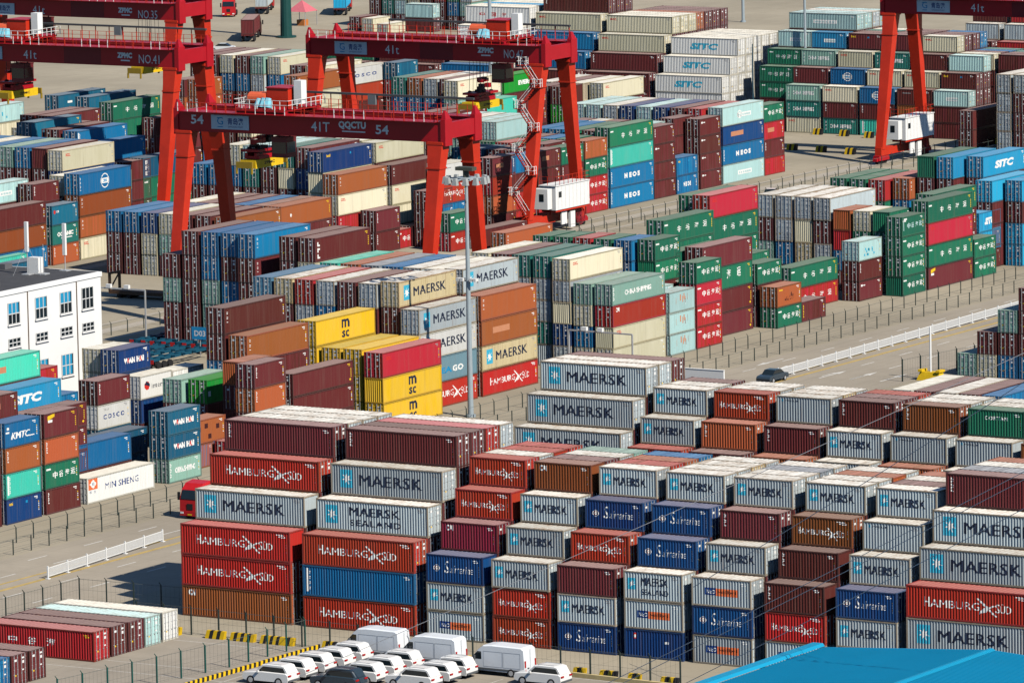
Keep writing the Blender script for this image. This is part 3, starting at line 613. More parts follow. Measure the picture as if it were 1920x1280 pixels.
Y;-50.59;221.05;20;2.526;Y1;*p.BLO|pale aqua short container with blotchy blue logo, topmost of its stack/*m.VT|maroon short container with white upright lettering directly below a pale aqua/*m.WD|maroon short container with white corner word directly below a maroon, roadside yard
Y;-47.74;227.40;20;2.520;Y1;*g.FAD|green short container with faded white lettering, topmost of its stack/*g.ZG|green short container with white characters below green, second from left of 5, roadside yard/*g.ZG|green short container with white characters below green, third from left of 5, roadside yard/*g.ZG!|green short container with white characters below green, fourth from left of 5, roadside yard
Y;-50.59;229.30;20;2.600;Y1;+g!/+g/+m/+m
Y;-53.44;229.30;20;2.600;Y1;+c/+g/-g/-m
Y;-56.29;229.30;20;2.600;Y1;+o!/+r!/+b/+m
Y;-61.99;255.95;40;2.847;Y1;+o.VT/+b/-g/-m
Y;-64.84;254.50;40;2.800;Y1;+r/+g/-m/-m
Y;-67.69;254.50;40;2.800;Y1;+g/-b/-m/-m
Y;-70.54;254.50;40;2.800;Y1;+g/-g/-m/-m
Y;-47.74;234.32;40;2.838;Y1;*g.ZG|green long container with white characters topmost, third from left of 4, roadside yard/*r.OO|bright red long container with red corner lettering directly below a green/*g.ZG|green long container with white characters directly below a bright red, rightmost of 2, roadside yard/*m.BW|maroon long container with yellow flag mark directly below a green
Y;-50.59;240.90;40;2.850;Y1;+g.ZG/+m/+m/-m
Y;-47.74;246.92;20;2.520;Y1;+g.ZG/+g.ZG
Y;-50.59;253.80;20;2.520;Y1;+k.SIT/+k.SIT/+m
Y;-53.44;260.47;40;2.830;Y1;*k.SIT|sky blue long container with bold slanted lettering topmost, second from left of 3, roadside yard/+m/-m/-m/-m
Y;-56.29;257.50;40;2.850;Y1;*k|sky blue long container, topmost of its stack, leftmost of 2, roadside yard/+m/-m/-m/-m
Y;-59.14;257.50;40;2.850;Y1;*g!|green long container, topmost of its stack, rightmost of 5, roadside yard/+m/-m/-m/-m
Y;-47.74;260.42;40;2.811;Y1;+k.SIT/+m/+k/+k
Y;-50.59;257.50;40;2.850;Y1;*k|sky blue long container, topmost of its stack, rightmost of 2, roadside yard/+m/+m/+m
Y;-93.34;148.80;40;2.928;Y1;*b.VS|blue long container with small white lettering topmost, rightmost of 2, roadside yard/*m.VT|maroon long container with white upright lettering directly below a blue/+m.VT/-m/-m
Y;-96.19;149.40;40;2.910;Y1;*b|blue long container, topmost of its stack, third from left of 4, roadside yard/+m/+b/-m/-m
Y;-99.04;149.40;40;2.910;Y1;*b|blue long container, topmost of its stack, second from left of 4, roadside yard/+b/+l/+l/+m
Y;-101.89;149.40;40;2.910;Y1;*m|maroon long container, topmost of its stack, second from left of 5, roadside yard/+m/+m/+m/+m
Y;-104.74;149.40;40;2.910;Y1;+m/+l/+m/+m
Y;-84.79;148.89;40;2.917;Y1;*m.VS3|maroon long container with bold white upright lettering, topmost of its stack/+c/-m/-m/-m
Y;-87.64;149.20;40;2.910;Y1;*m|maroon long container, topmost of its stack, third from left of 5, roadside yard/+m/-m/-m/-m
Y;-6.80;168.60;40;2.650;R;+l
Y;-4.20;168.60;40;2.650;R;+m/+c
Y;-1.50;168.60;40;2.650;R;+l/+m/+b
Y;1.20;168.60;40;2.650;R;+m/+m/+m/+b
Y;3.90;168.60;40;2.650;R;-m/-m/-b/-b
Y;6.60;168.60;40;2.650;R;-m/-m/-m/-b/-m
Y;8.60;123.90;40;2.650;R;+w/-m
Y;11.35;123.90;40;2.650;R;+m/-m
Y;14.10;123.90;40;2.650;R;+s/-m
Y;16.85;123.90;40;2.650;R;+m/-m
Y;19.60;123.90;40;2.650;R;+b/-m
Y;-130.74;295.08;40;2.882;Y2;*g.ZG|green long container with white characters, topmost of its stack, middle yard/*q.VW|mint green long container with tall white side stripe directly below a green/*b.NEO|blue long container with spaced white capitals directly below a mint green/*b.NEO|blue long container with spaced white capitals directly below a blue
Y;-133.59;296.20;40;2.720;Y2;+m/-m/-m/-m
Y;-136.44;296.20;40;2.720;Y2;+g/-m/-m/-m
Y;-139.29;296.20;40;2.720;Y2;+b/-m/-m/-m
Y;-142.14;296.20;40;2.720;Y2;+b/-m/-m/-m
Y;-130.74;288.27;20;2.580;Y2;+o.VT/+g.ZG/+r.ZG/+r.ZG
Y;-133.59;289.00;20;2.600;Y2;+g/-m/-m/-m
Y;-136.44;289.00;20;2.600;Y2;+b/-m/-m/-m
Y;-139.29;289.00;20;2.600;Y2;+m/-m/-m/-m
Y;-142.14;289.00;20;2.600;Y2;+g/-m/-m/-m
Y;-144.99;289.00;20;2.600;Y2;-r/-m/-m/-m
Y;-147.84;289.00;20;2.600;Y2;-g/-m/-m/-m
Y;-130.74;281.73;20;2.520;Y2;+g.ZG/+m.VT/+m/+r
Y;-133.59;282.00;20;2.600;Y2;+m/-m/-m/-m
Y;-136.44;282.00;20;2.600;Y2;+g/-m/-m/-m
Y;-139.29;282.00;20;2.600;Y2;+r/-m/-m/-m
Y;-142.14;282.00;20;2.600;Y2;+g/-m/-m/-m
Y;-144.99;282.00;20;2.600;Y2;+m/-m/-m/-m
Y;-130.74;275.47;20;2.544;Y2;+m.PT/+m/+m/+r.OO
Y;-133.59;275.00;20;2.550;Y2;+m/-m/-m/-m
Y;-136.44;275.00;20;2.550;Y2;+m/-m/-m/-m
Y;-139.29;275.00;20;2.550;Y2;+d/+m/+m/+m
Y;-142.14;275.00;20;2.550;Y2;+d/+m/+m/+m
Y;-130.74;268.61;20;2.557;Y2;+b.VS/+m/+r.OO/+r.OO
Y;-130.74;263.43;20;2.616;Y2;*m.PT|maroon short container with faded repainted patch topmost, leftmost of 2, middle yard/*r|bright red short container directly below a maroon, leftmost of 2, middle yard/*o|rust-orange short container directly below a bright red/+m
Y;-133.59;255.20;20;2.500;Y2;+b/+m/-m/-m
Y;-130.74;247.00;20;2.550;Y2;*m|maroon short container, topmost of its stack, leftmost of 9, middle yard/+m/+m
Y;-130.74;307.40;20;2.597;Y2;+m.VT/+m.WD/+m/+m
Y;-133.59;309.50;20;2.600;Y2;+p/-m/-m/-m
Y;-136.44;309.50;20;2.600;Y2;-m/-m/-m/-m
Y;-139.29;309.50;20;2.600;Y2;+m/-m/-m/-m
Y;-142.14;309.50;20;2.600;Y2;+tn/-m/-m/-m
Y;-144.99;309.50;20;2.600;Y2;+m/-m/-m/-m
Y;-130.74;313.84;20;2.637;Y2;+b.YL/+b.NEO
Y;-130.74;320.62;20;2.561;Y2;*m.WD|maroon short container with white corner word, topmost of its stack/*m.WD|maroon short container with white corner word below maroon, second from left of 4, middle yard/+m.WD/+m.WD
Y;-133.59;318.00;20;2.620;Y2;+m/+m/+m!/-m
Y;-130.74;327.27;40;2.819;Y2;*p.CHS|pale aqua long container with white roundel and faint lettering, topmost of its stack/*n.PT|navy long container with faded repainted patch directly below a pale aqua/*b.NEO|blue long container with spaced white capitals directly below a navy/*p.LOG|pale aqua long container with faint logo panel directly below a blue
Y;-133.59;326.00;40;2.780;Y2;+r/-m/-m/-m
Y;-136.44;326.00;40;2.780;Y2;+m/-m/-m/-m
Y;-139.29;326.00;40;2.780;Y2;+n/-m/-m/-m
Y;-142.14;326.00;40;2.780;Y2;+p/-m/-m/-m
Y;-144.99;326.00;40;2.780;Y2;+n/-m/-m/-m
Y;-147.84;326.00;40;2.780;Y2;+s/-m/-m/-m
Y;-150.69;326.00;40;2.780;Y2;+p/-m/-m/-m
Y;-153.54;326.00;40;2.780;Y2;+p/-m/-m/-m
Y;-130.74;339.61;20;2.609;Y2;+g.ZG/+r.PT/+m.VT/+r.OO
Y;-130.74;250.49;20;2.749;Y2;*w.SML|white short container with small line of lettering, topmost of its stack/+h.HSD/+b.SAF/-m
Y;-125.42;243.82;20;2.600;Y2;*g.ZG|green short container with white characters, topmost of its stack, leftmost of 3, middle yard/*r.ZG|bright red short container with white characters directly below a green, leftmost of 2, middle yard
Y;-133.74;243.56;20;2.600;Y2;+r.ZG
Y;-123.29;247.91;40;2.600;Y2;*m|maroon long container, topmost of its stack, ninth from left of 11, middle yard
Y;-118.49;246.70;40;2.600;Y2;*o.VT|rust-orange long container with white upright lettering topmost, rightmost of 2, middle yard
Y;-133.59;238.00;20;2.930;Y2;*m.VT|maroon short container with white upright lettering topmost, leftmost of 2, middle yard/*m.VT|maroon short container with white upright lettering directly below a maroon
Y;-139.29;247.32;40;2.778;Y2;*c.OO|cream long container with red corner lettering, topmost of its stack, middle yard/+m/-m/-m/-m
Y;-142.14;248.20;40;2.800;Y2;+c/-m/-m/-m/-m
Y;-144.99;248.20;40;2.800;Y2;+w/-m/-m/-m/-m
Y;-147.84;248.20;40;2.800;Y2;+m/-m/-m/-m/-m
Y;-150.69;248.20;40;2.800;Y2;+m/-m/-m/-m/-m
Y;-136.44;246.65;40;2.754;Y2;*m.VT|maroon long container with white upright lettering, topmost of its stack, middle yard/*c.OO|cream long container with red corner lettering directly below a maroon/+c.OO/+m
Y;-133.59;247.00;40;2.800;Y2;+m
Y;-136.44;233.24;40;2.779;Y2;*o.VT|rust-orange long container with white upright lettering topmost, leftmost of 2, middle yard/*c.OO|cream long container with red corner lettering directly below a rust-orange, middle yard/+r.VT/-m
Y;-139.29;234.07;40;2.786;Y2;*n.YL|navy long container with small yellow mark, topmost of its stack/+c!/+c/-m/-m
Y;-142.14;235.40;40;2.850;Y2;+m/+n/+m/-m/-m
Y;-144.99;235.40;40;2.850;Y2;+t/+c!/+m/-m/-m
Y;-147.84;235.40;40;2.850;Y2;+p/+m/+m/-m/-m
Y;-150.69;235.40;40;2.850;Y2;+p/+t/+m/-m/-m
Y;-153.54;235.40;40;2.850;Y2;+c/+b/+m/-m/-m
Y;-156.39;235.40;40;2.850;Y2;+b/+m/-m/-m
Y;-159.24;235.40;40;2.850;Y2;+b/+m/-m/-m
Y;-136.44;219.41;40;2.771;Y2;*o.WDI|rust-orange long container with small white diamond, topmost of its stack/+m/-m
Y;-139.29;220.00;40;2.750;Y2;+u/-m/-m
Y;-142.14;220.00;40;2.750;Y2;+b/-m/-m
Y;-144.99;220.00;40;2.750;Y2;+m/-m/-m
Y;-147.84;220.00;40;2.750;Y2;+m/-m/-m
Y;-150.69;220.00;40;2.750;Y2;+c/-m/-m
Y;-136.44;207.18;40;2.726;Y2;*o.PT|rust-orange long container with faded repainted patch, topmost of its stack/-m/-m
Y;-139.29;206.90;40;2.780;Y2;+m/-m/-m
Y;-142.14;206.90;40;2.780;Y2;+m/+m/-m
Y;-144.99;206.90;40;2.780;Y2;*c|cream long container, topmost of its stack, leftmost of 4, middle yard/+l/+m
Y;-147.84;206.90;40;2.780;Y2;*n|navy long container, topmost of its stack, leftmost of 3, middle yard/+c/+c
Y;-150.69;206.90;40;2.780;Y2;*b|blue long container, topmost of its stack, second from left of 7, middle yard/+m/+m
Y;-153.54;206.90;40;2.780;Y2;+b/+m/+m
Y;-133.59;206.90;40;2.800;Y2;-s
Y;-142.14;283.00;40;2.620;Y2;*p|pale aqua long container, topmost of its stack, fifth from left of 8, middle yard/+l/-m/-m/-m
Y;-144.99;283.00;40;2.620;Y2;+p/+l/-m/-m/-m
Y;-147.84;283.00;40;2.620;Y2;+s/+l/+m/-m/-m
Y;-150.69;283.00;40;2.620;Y2;+p/+l/+m/-m/-m
Y;-167.24;216.89;40;2.900;Y3;*b.ONE|blue long container with round white emblem, topmost of its stack/*u.VT|brown long container with white upright lettering directly below a blue/+o.VT/+c.OO
Y;-170.09;217.50;40;2.800;Y3;+c/+m/-m/-m
Y;-172.94;221.23;40;2.826;Y3;*c.OO|cream long container with red corner lettering topmost, leftmost of 3, left yard/+n/-m/-m/-m
Y;-175.79;221.50;40;2.850;Y3;+m!/+m/-m/-m/-m
Y;-178.64;221.50;40;2.850;Y3;+b/+m/-m/-m/-m
Y;-181.49;221.50;40;2.850;Y3;+l/+m/-m/-m/-m
Y;-184.34;221.50;40;2.850;Y3;+b/-m/-m/-m/-m
Y;-187.19;221.50;40;2.850;Y3;+w/-m/-m/-m/-m
Y;-190.04;221.50;40;2.850;Y3;+b/-m/-m/-m/-m
Y;-167.24;210.46;20;2.668;Y3;*d.OE|teal-blue short container with small round emblem, topmost of its stack/*t.OCE|teal green short container with white capitals directly below a teal-blue/*o.VT|rust-orange short container with white upright lettering directly below a teal green
Y;-170.09;210.21;20;2.700;Y3;*m.VT|maroon short container with white upright lettering, topmost of its stack, left yard/+m/-m/-m
Y;-167.24;197.00;40;2.952;Y3;*m|maroon long container, topmost of its stack, leftmost of 14, left yard/*u.VW|brown long container with tall white side stripe directly below a maroon/+b
Y;-172.94;201.04;40;2.810;Y3;+p.LOG/+m/-m/-m
Y;-165.87;190.53;40;2.700;Y3;+q
Y;-160.77;187.16;40;2.700;Y3;+d
Y;-172.94;240.23;40;2.781;Y3;*d.EFC|teal-blue long container with three white upright letters, topmost of its stack/*g.ZG|green long container with white characters directly below a teal-blue/+g/-b
Y;-170.09;221.08;40;2.605;Y3;+l.CS/+b/-m/-m
Y;-184.34;240.76;40;2.868;Y3;*b.VW|blue long container with tall white side stripe, topmost of its stack/-m/-m/-m/-m
Y;-187.19;240.50;40;2.900;Y3;+m/-m/-m/-m/-m
Y;-190.04;240.50;40;2.900;Y3;+m/-m/-m/-m/-m
Y;-192.89;240.50;40;2.900;Y3;+c/-m/-m/-m/-m
Y;-175.79;232.82;40;2.750;Y3;*b|blue long container, topmost of its stack, fourth from left of 5, left yard/+m/-m/-m/-m
Y;-172.94;236.00;20;2.750;Y3;+m/+m/+m/-m
Y;-190.04;237.85;40;2.600;Y3;*d.YD|teal-blue long container with yellow end dots, topmost of its stack/-m/-m/-m/-m/-m
Y;-192.89;246.50;40;2.600;Y3;+m/-m/-m/-m/-m/-m
Y;-195.74;246.50;40;2.600;Y3;+m/-m/-m/-m/-m/-m
Y;-208.81;250.15;40;2.600;Y3;+p.BLO/+c/-m/-m/-m/-m
Y;-215.58;287.93;40;2.700;Y3;*d|teal-blue long container, topmost of its stack, rightmost of 2, left yard/-r/-m/-m/-m
Y;-221.36;288.30;40;2.700;Y3;*d.SM|teal-blue long container with small white mark, topmost of its stack/-n/-m/-m/-m
Y;-207.55;282.55;40;2.700;Y3;*g.ZG|green long container with white characters, topmost of its stack, left yard/+g/-m/-m/-m
Y;-203.90;288.21;40;2.700;Y3;*m|maroon long container, topmost of its stack, seventh from left of 14, left yard/*m|maroon long container directly below a maroon, second from left of 8, left yard/+m/-n
Y;-204.86;294.30;40;2.700;Y3;+m/+m/+b/-m
Y;-230.65;339.08;20;2.700;Y3;*o.YL|rust-orange short container with small yellow mark, topmost of its stack/+o/+m/+m
Y;-233.04;338.19;20;2.700;Y3;+m/+o/-m/-m
Y;-237.99;353.13;20;2.700;Y3;-m.VT/-b/-m/-m
Y;-172.94;322.19;40;2.842;Y3;*c.OO|cream long container with red corner lettering topmost, second from left of 3, left yard/+l/-m/-m/-m
Y;-175.79;325.50;40;2.800;Y3;+m/+b/-m/-m/-m
Y;-178.64;325.50;40;2.800;Y3;+s/+b/-m/-m/-m
Y;-181.49;325.50;40;2.800;Y3;+o/+b/+m/-m/-m
Y;-184.34;325.50;40;2.800;Y3;+t/+b/+m/-m/-m
Y;-172.94;335.31;40;2.743;Y3;*e.EVG|vivid green long container with white capitals, topmost of its stack/+m/+m/+m/-m
Y;-170.09;322.03;40;2.750;Y3;*q|mint green long container, topmost of its stack, rightmost of 2, left yard/-m/-m/-m
Y;-170.09;348.00;40;2.750;Y3;*m|maroon long container, topmost of its stack, thirteenth from left of 14, left yard/+e/+m/-m
Y;-172.94;348.50;40;2.750;Y3;+m/+m/+m/-m
Y;-167.24;354.74;40;2.765;Y3;*c.OO|cream long container with red corner lettering topmost, rightmost of 3, left yard/+m/-m/-m
Y;-170.09;353.50;40;2.770;Y3;+c/-m/-m/-m
Y;-172.94;353.50;40;2.770;Y3;+m/-m/-m/-m
Y;-175.79;353.50;40;2.770;Y3;+s/-m/-m/-m
Y;-167.24;309.00;40;2.700;Y3;+m/-m/+m/-m
Y;-170.09;309.00;40;2.700;Y3;+m/+m/+m/-m
Y;-172.94;296.00;40;2.750;Y3;+c/-m/-m
Y;-175.79;296.00;40;2.750;Y3;+b/-m/-m
Y;-178.64;296.00;40;2.750;Y3;+c/-m/-m
Y;-203.74;325.69;40;2.708;Y4;*o.VT|rust-orange long container with white upright lettering, topmost of its stack, far yard/*c.OO|cream long container with red corner lettering directly below a rust-orange, far yard/*c|cream long container directly below a cream, far yard/+m/-m
Y;-203.74;338.02;40;2.686;Y4;*w.COS|white long container with widely spaced dark lettering, topmost of its stack/*h|orange-red long container directly below a white/*m|maroon long container directly below a orange-red, far yard/+m/-m
Y;-206.59;336.00;40;2.800;Y4;+c/-m/-m/-m/-m
Y;-209.44;336.00;40;2.800;Y4;+m/-m/-m/-m/-m
Y;-220.84;347.01;40;2.796;Y4;*c.OO|cream long container with red corner lettering, topmost of its stack, far yard/+b/+m/+m/+m
Y;-223.69;346.50;40;2.800;Y4;+l/+s/+m/+m/-m
Y;-226.54;346.50;40;2.800;Y4;+m/+b/+m/+m/+m
Y;-229.39;346.50;40;2.800;Y4;+c/+b/+m/+m/+m
Y;-232.24;346.50;40;2.800;Y4;+m/+m/-m/-m/-m
Y;-235.09;346.50;40;2.800;Y4;+m/+m/-m/-m/-m
Y;-203.74;313.00;20;2.750;Y4;*c.OO|cream short container with red corner lettering, topmost of its stack, far yard/+m/-m
Y;-201.04;349.50;20;2.700;Y4;+d.VS/+r/+m/+m/-m
X;-155.30;394.50;20;2.500;X3;*l.CS|pale sea-green short container with white block lettering topmost, leftmost of 2, upper-right block/+t.CS/+c.OO
X;-155.30;397.08;20;2.500;X3;*m.VT|maroon short container with white upright lettering topmost, leftmost of 2, upper-right block/+m/-m/-m
X;-155.30;399.65;20;2.500;X3;*l.CS|pale sea-green short container with white block lettering topmost, rightmost of 2, upper-right block/+m/-m/-m/-m
X;-155.30;403.18;20;2.500;X3;*k.LOG|sky blue short container with faint logo panel, topmost of its stack/+m/-m/-m/-m/-m
X;-155.30;405.75;20;2.500;X3;-p/-m/-m/-m/-m/-m
X;-155.30;408.33;20;2.500;X3;-c/-m/-m/-m/-m/-m
X;-155.30;410.91;20;2.500;X3;-t/-m/-m/-m/-m/-m
X;-148.70;394.50;20;2.500;X3;*c.OO|cream short container with red corner lettering topmost, leftmost of 5, upper-right block/+m.VT/+t.CS
X;-148.70;397.08;20;2.500;X3;*b.ONE|blue short container with round white emblem topmost, leftmost of 2, upper-right block/+m/-m/-m
X;-148.70;399.65;20;2.500;X3;*c.OO|cream short container with red corner lettering topmost, second from left of 5, upper-right block/+m/-m/-m/-m
X;-148.70;403.18;20;2.500;X3;*m.YL|maroon short container with small yellow mark topmost, leftmost of 2, upper-right block/+m/-m/-m/-m/-m
X;-148.70;405.75;20;2.500;X3;+m/-m/-m/-m/-m/-m
X;-148.70;408.33;20;2.500;X3;+t/-m/-m/-m/-m/-m
X;-148.70;410.91;20;2.500;X3;+c/-m/-m/-m/-m/-m
X;-142.20;394.50;20;2.500;X3;*b.ONE|blue short container with round white emblem topmost, rightmost of 2, upper-right block/*m.VT|maroon short container with white upright lettering directly below a blue/+q.VW
X;-142.20;397.08;20;2.500;X3;*c.OO|cream short container with red corner lettering topmost, third from left of 5, upper-right block/+m/-m/-m
X;-142.20;399.65;20;2.500;X3;*t.CS|teal green short container with white block lettering, topmost of its stack/+m/-m/-m/-m
X;-142.20;403.18;20;2.500;X3;*m|maroon short container, topmost of its stack, second from left of 10, upper-right block/+m/-m/-m/-m/-m
X;-142.20;405.75;20;2.500;X3;+m/-m/-m/-m/-m/-m
X;-142.20;408.33;20;2.500;X3;+m/-m/-m/-m/-m/-m
X;-142.20;410.91;20;2.500;X3;+m/-m/-m/-m/-m/-m
X;-135.60;394.50;20;2.500;X3;*m.SML|maroon short container with small line of lettering, topmost of its stack/*o|rust-orange short container directly below a maroon, upper-right block/*m|maroon short container directly below a rust-orange, upper-right block
X;-135.60;397.08;20;2.500;X3;*c.OO|cream short container with red corner lettering topmost, fourth from left of 5, upper-right block/+m/-m/-m
X;-135.60;399.65;20;2.500;X3;*m.VT|maroon short container with white upright lettering topmost, rightmost of 2, upper-right block/+m/-m/-m/-m
X;-135.60;403.18;20;2.500;X3;*c.OO|cream short container with red corner lettering topmost, rightmost of 5, upper-right block/+m/-m/-m/-m/-m
X;-135.60;405.75;20;2.500;X3;+m/+m/-m/-m/-m/-m
X;-135.60;408.33;20;2.500;X3;+m/+m/-m/-m/-m/-m
X;-135.60;410.91;20;2.500;X3;+b/+m/-m/-m/-m/-m
X;-129.20;394.50;20;2.500;X3;*p.LOG|pale aqua short container with faint logo panel topmost, rightmost of 2, upper-right block/+m/+m
X;-129.20;397.08;20;2.500;X3;*m.YL|maroon short container with small yellow mark topmost, rightmost of 2, upper-right block/+m/+m/-m
X;-129.20;399.65;20;2.500;X3;*p|pale aqua short container, topmost of its stack, upper-right block/+m/+m/+m/-m
X;-129.20;403.18;20;2.500;X3;+c/+m/+m/+m/-m
X;-129.20;405.75;20;2.500;X3;+m/-m/-m/-m/-m
X;-129.20;408.33;20;2.500;X3;+b/-m/-m/-m/-m
X;-129.20;410.91;20;2.500;X3;+t/-m/-m/-m/-m
X;-122.40;403.18;20;2.500;X3;+m/+m/-m/-m/-m
X;-122.40;405.75;20;2.500;X3;+m/-m/-m/-m/-m
X;-122.40;408.33;20;2.500;X3;+t/-m/-m/-m/-m
X;-122.40;410.91;20;2.500;X3;-m/-m/-m/-m/-m
X;-161.40;397.08;20;2.500;X3;+g.ZG/+g.ZG/+m/+m
X;-161.40;399.65;20;2.500;X3;+g.ZG/+m/-m/-m/-m
X;-161.40;403.18;20;2.500;X3;+p.LOG/+m/-m/-m/-m/-m
X;-161.40;405.75;20;2.500;X3;+p/-m/-m/-m/-m/-m
X;-161.40;408.33;20;2.500;X3;-p/-m/-m/-m/-m/-m
X;-161.40;410.91;20;2.500;X3;-p/-m/-m/-m/-m/-m
X;-160.80;405.75;40;2.530;X3;*p.CHB|pale aqua long container with white panel lettering, topmost of its stack/+m/-m/-m/-m/-m/-m
X;-160.80;408.33;40;2.530;X3;+p/+m/-m/-m/-m/-m/-m
X;-160.80;410.91;40;2.530;X3;+s/+m/-m/-m/-m/-m/-m
X;-160.80;413.48;40;2.530;X3;+p/+m/-m/-m/-m/-m/-m
X;-178.90;394.50;40;2.760;X3;*w.SIT|white long container with bold slanted lettering topmost, leftmost of 3, upper-right block/+w/-w
X;-178.90;397.08;40;2.760;X3;*w.SIT|white long container with bold slanted lettering topmost, second from left of 3, upper-right block/+w/+w/-w
X;-178.90;399.65;40;2.760;X3;*w.SIT|white long container with bold slanted lettering topmost, rightmost of 3, upper-right block/+w/+w/+w/-w
X;-178.90;402.23;40;2.760;X3;+w/+w/+w/+w/-w
X;-178.90;404.80;40;2.760;X3;+w/+w/+w/+w/-w
X;-178.90;407.38;40;2.760;X3;+w/+w/-w/-w/-w
X;-178.90;409.96;40;2.760;X3;+w/-w/-w/-w/-w
X;-178.90;412.53;40;2.760;X3;+w/-w/-w/-w/-w
X;-192.30;394.50;40;2.780;X3;+m.VT/+m/-m
X;-192.30;397.08;40;2.780;X3;*m.VT|maroon long container with white upright lettering topmost, second from left of 3, upper-right block/+m/-m/-m
X;-192.30;399.65;40;2.780;X3;*c.OO|cream long container with red corner lettering topmost, second from left of 3, upper-right block/+m/-m/-m/-m
X;-192.30;402.23;40;2.780;X3;*c.OO|cream long container with red corner lettering topmost, rightmost of 3, upper-right block/+m/-m/-m/-m/-m
X;-192.30;404.80;40;2.780;X3;+c/+m/-m/-m/-m/-m
X;-192.30;407.38;40;2.780;X3;+c/+m/-m/-m/-m/-m
X;-192.30;409.96;40;2.780;X3;+o/+m/-m/-m/-m/-m
X;-192.30;412.53;40;2.780;X3;+m/+m/-m/-m/-m/-m
X;-192.30;415.11;40;2.780;X3;+m/+m/-m/-m/-m/-m
X;-192.30;417.68;40;2.780;X3;+m/+m/-m/-m/-m/-m
X;-205.60;394.50;40;2.780;X3;+m/-m/-m
X;-205.60;397.08;40;2.780;X3;*b|blue long container, topmost of its stack, second from left of 3, upper-right block/+m/-m/-m
X;-205.60;399.65;40;2.780;X3;*b|blue long container, topmost of its stack, rightmost of 3, upper-right block/+m/-m/-m/-m
X;-205.60;402.23;40;2.780;X3;*c.OO|cream long container with red corner lettering topmost, leftmost of 3, upper-right block/+m/-m/-m/-m/-m
X;-205.60;404.80;40;2.780;X3;*m.VT|maroon long container with white upright lettering topmost, leftmost of 3, upper-right block/+m/-m/-m/-m/-m/-m
X;-205.60;407.38;40;2.780;X3;+m/+m/-m/-m/-m/-m/-m
X;-205.60;409.96;40;2.780;X3;+m/+m/-m/-m/-m/-m/-m
X;-218.90;394.50;40;2.900;X3;*b|blue long container, topmost of its stack, leftmost of 3, upper-right block/-w/-w
X;-218.90;397.08;40;2.900;X3;*w|white long container, topmost of its stack, leftmost of 9, upper-right block/+w/-w/-m
X;-218.90;399.65;40;2.900;X3;*w.ZGR|white long container with red Chinese characters topmost, leftmost of 2, upper-right block/+w/-w/-m/-m
X;-218.90;402.23;40;2.900;X3;*w.ZGR|white long container with red Chinese characters topmost, rightmost of 2, upper-right block/+w/-w/-m/-m/-m
X;-218.90;404.80;40;2.900;X3;+w/-w/-w/-m/-m/-m
X;-218.90;407.38;40;2.900;X3;+k/-w/-w/-m/-m/-m
X;-218.90;409.96;40;2.900;X3;+w/-w/-w/-m/-m/-m
X;-218.90;412.53;40;2.900;X3;+w/-w/-w/-m/-m/-m
X;-218.90;415.11;40;2.900;X3;-w/-w/-w/-m/-m/-m
X;-232.40;394.50;40;2.800;X3;+m/-m/-m
X;-232.40;397.08;40;2.800;X3;*m|maroon long container, topmost of its stack, fourth from left of 13, upper-right block/+m/-m/-m
X;-232.40;399.65;40;2.800;X3;+m/-m/-m/-m
X;-232.40;402.23;40;2.800;X3;+m/-m/-m/-m
X;-232.40;404.80;40;2.800;X3;+g/-m/-m/-m
X;-245.90;394.50;40;2.800;X3;+m/-m/-m
X;-245.90;397.08;40;2.800;X3;*g|green long container, topmost of its stack, leftmost of 2, upper-right block/+m/-m/-m
X;-245.90;399.65;40;2.800;X3;+d/-m/-m/-m
X;-245.90;402.23;40;2.800;X3;+m/-m/-m/-m
X;-245.90;404.80;40;2.800;X3;+m/-m/-m/-m
Y;-119.10;383.50;40;2.900;Y5;*m|maroon long container, topmost of its stack, far right stacks/*m|maroon long container directly below a maroon, leftmost of 3, far right stacks
Y;-112.60;383.50;40;2.900;Y5;+s/+s/+s/+s
Y;-109.70;383.50;40;2.900;Y5;+s/+m/+m/+m
Y;-106.90;383.50;40;2.900;Y5;-s/-r/-m/-m
Y;-104.00;383.50;40;2.900;Y5;-g/-m/-m
Y;-101.20;383.50;40;2.900;Y5;-g/-m/-m
Y;-319.00;528.50;40;2.600;X4;-m/-n/+m/+m
Y;-316.13;528.50;40;2.600;X4;-m/-l/+t/+m
Y;-313.26;528.50;40;2.600;X4;-m/+l/+p/+m
Y;-310.39;528.50;40;2.600;X4;-c/+c/+c/-b
Y;-307.52;528.50;40;2.600;X4;-m/+m/+m/-m
Y;-304.65;528.50;40;2.600;X4;-m/+r/+m/+m
Y;-301.78;528.50;40;2.600;X4;-g/+g/+b/+m
Y;-298.91;528.50;40;2.600;X4;-g/+s/+l/+m
X;-307.50;523.00;20;2.600;X4;+p/+m
Y;-314.60;519.00;20;2.600;X4;+c
Y;-318.60;521.00;20;2.600;X4;+m
Y;-310.00;517.00;40;1.900;X4;+c
X;-150.00;440.00;20;2.600;X4;-s/-m/-m
X;-150.00;442.58;20;2.600;X4;+m/-m/-m/-m
X;-150.00;445.15;20;2.600;X4;+s/+m/-m/-m/-m
X;-150.00;447.73;20;2.600;X4;*m|maroon short container, topmost of its stack, second from left of 3, top-edge row/+m/-m/-m/-m/-m
X;-143.00;440.00;20;2.600;X4;-s/-m/-m
X;-143.00;442.58;20;2.600;X4;+r/-m/-m/-m
X;-143.00;445.15;20;2.600;X4;+s/+m/-m/-m/-m
X;-143.00;447.73;20;2.600;X4;+r/-m/-m/-m/-m/-m
X;-136.00;440.00;20;2.600;X4;-s/-m/-m
X;-136.00;442.58;20;2.600;X4;-m/-m/-m/-m
X;-136.00;445.15;20;2.600;X4;-s/-m/-m/-m/-m
X;-136.00;447.73;20;2.600;X4;-m/-m/-m/-m/-m/-m
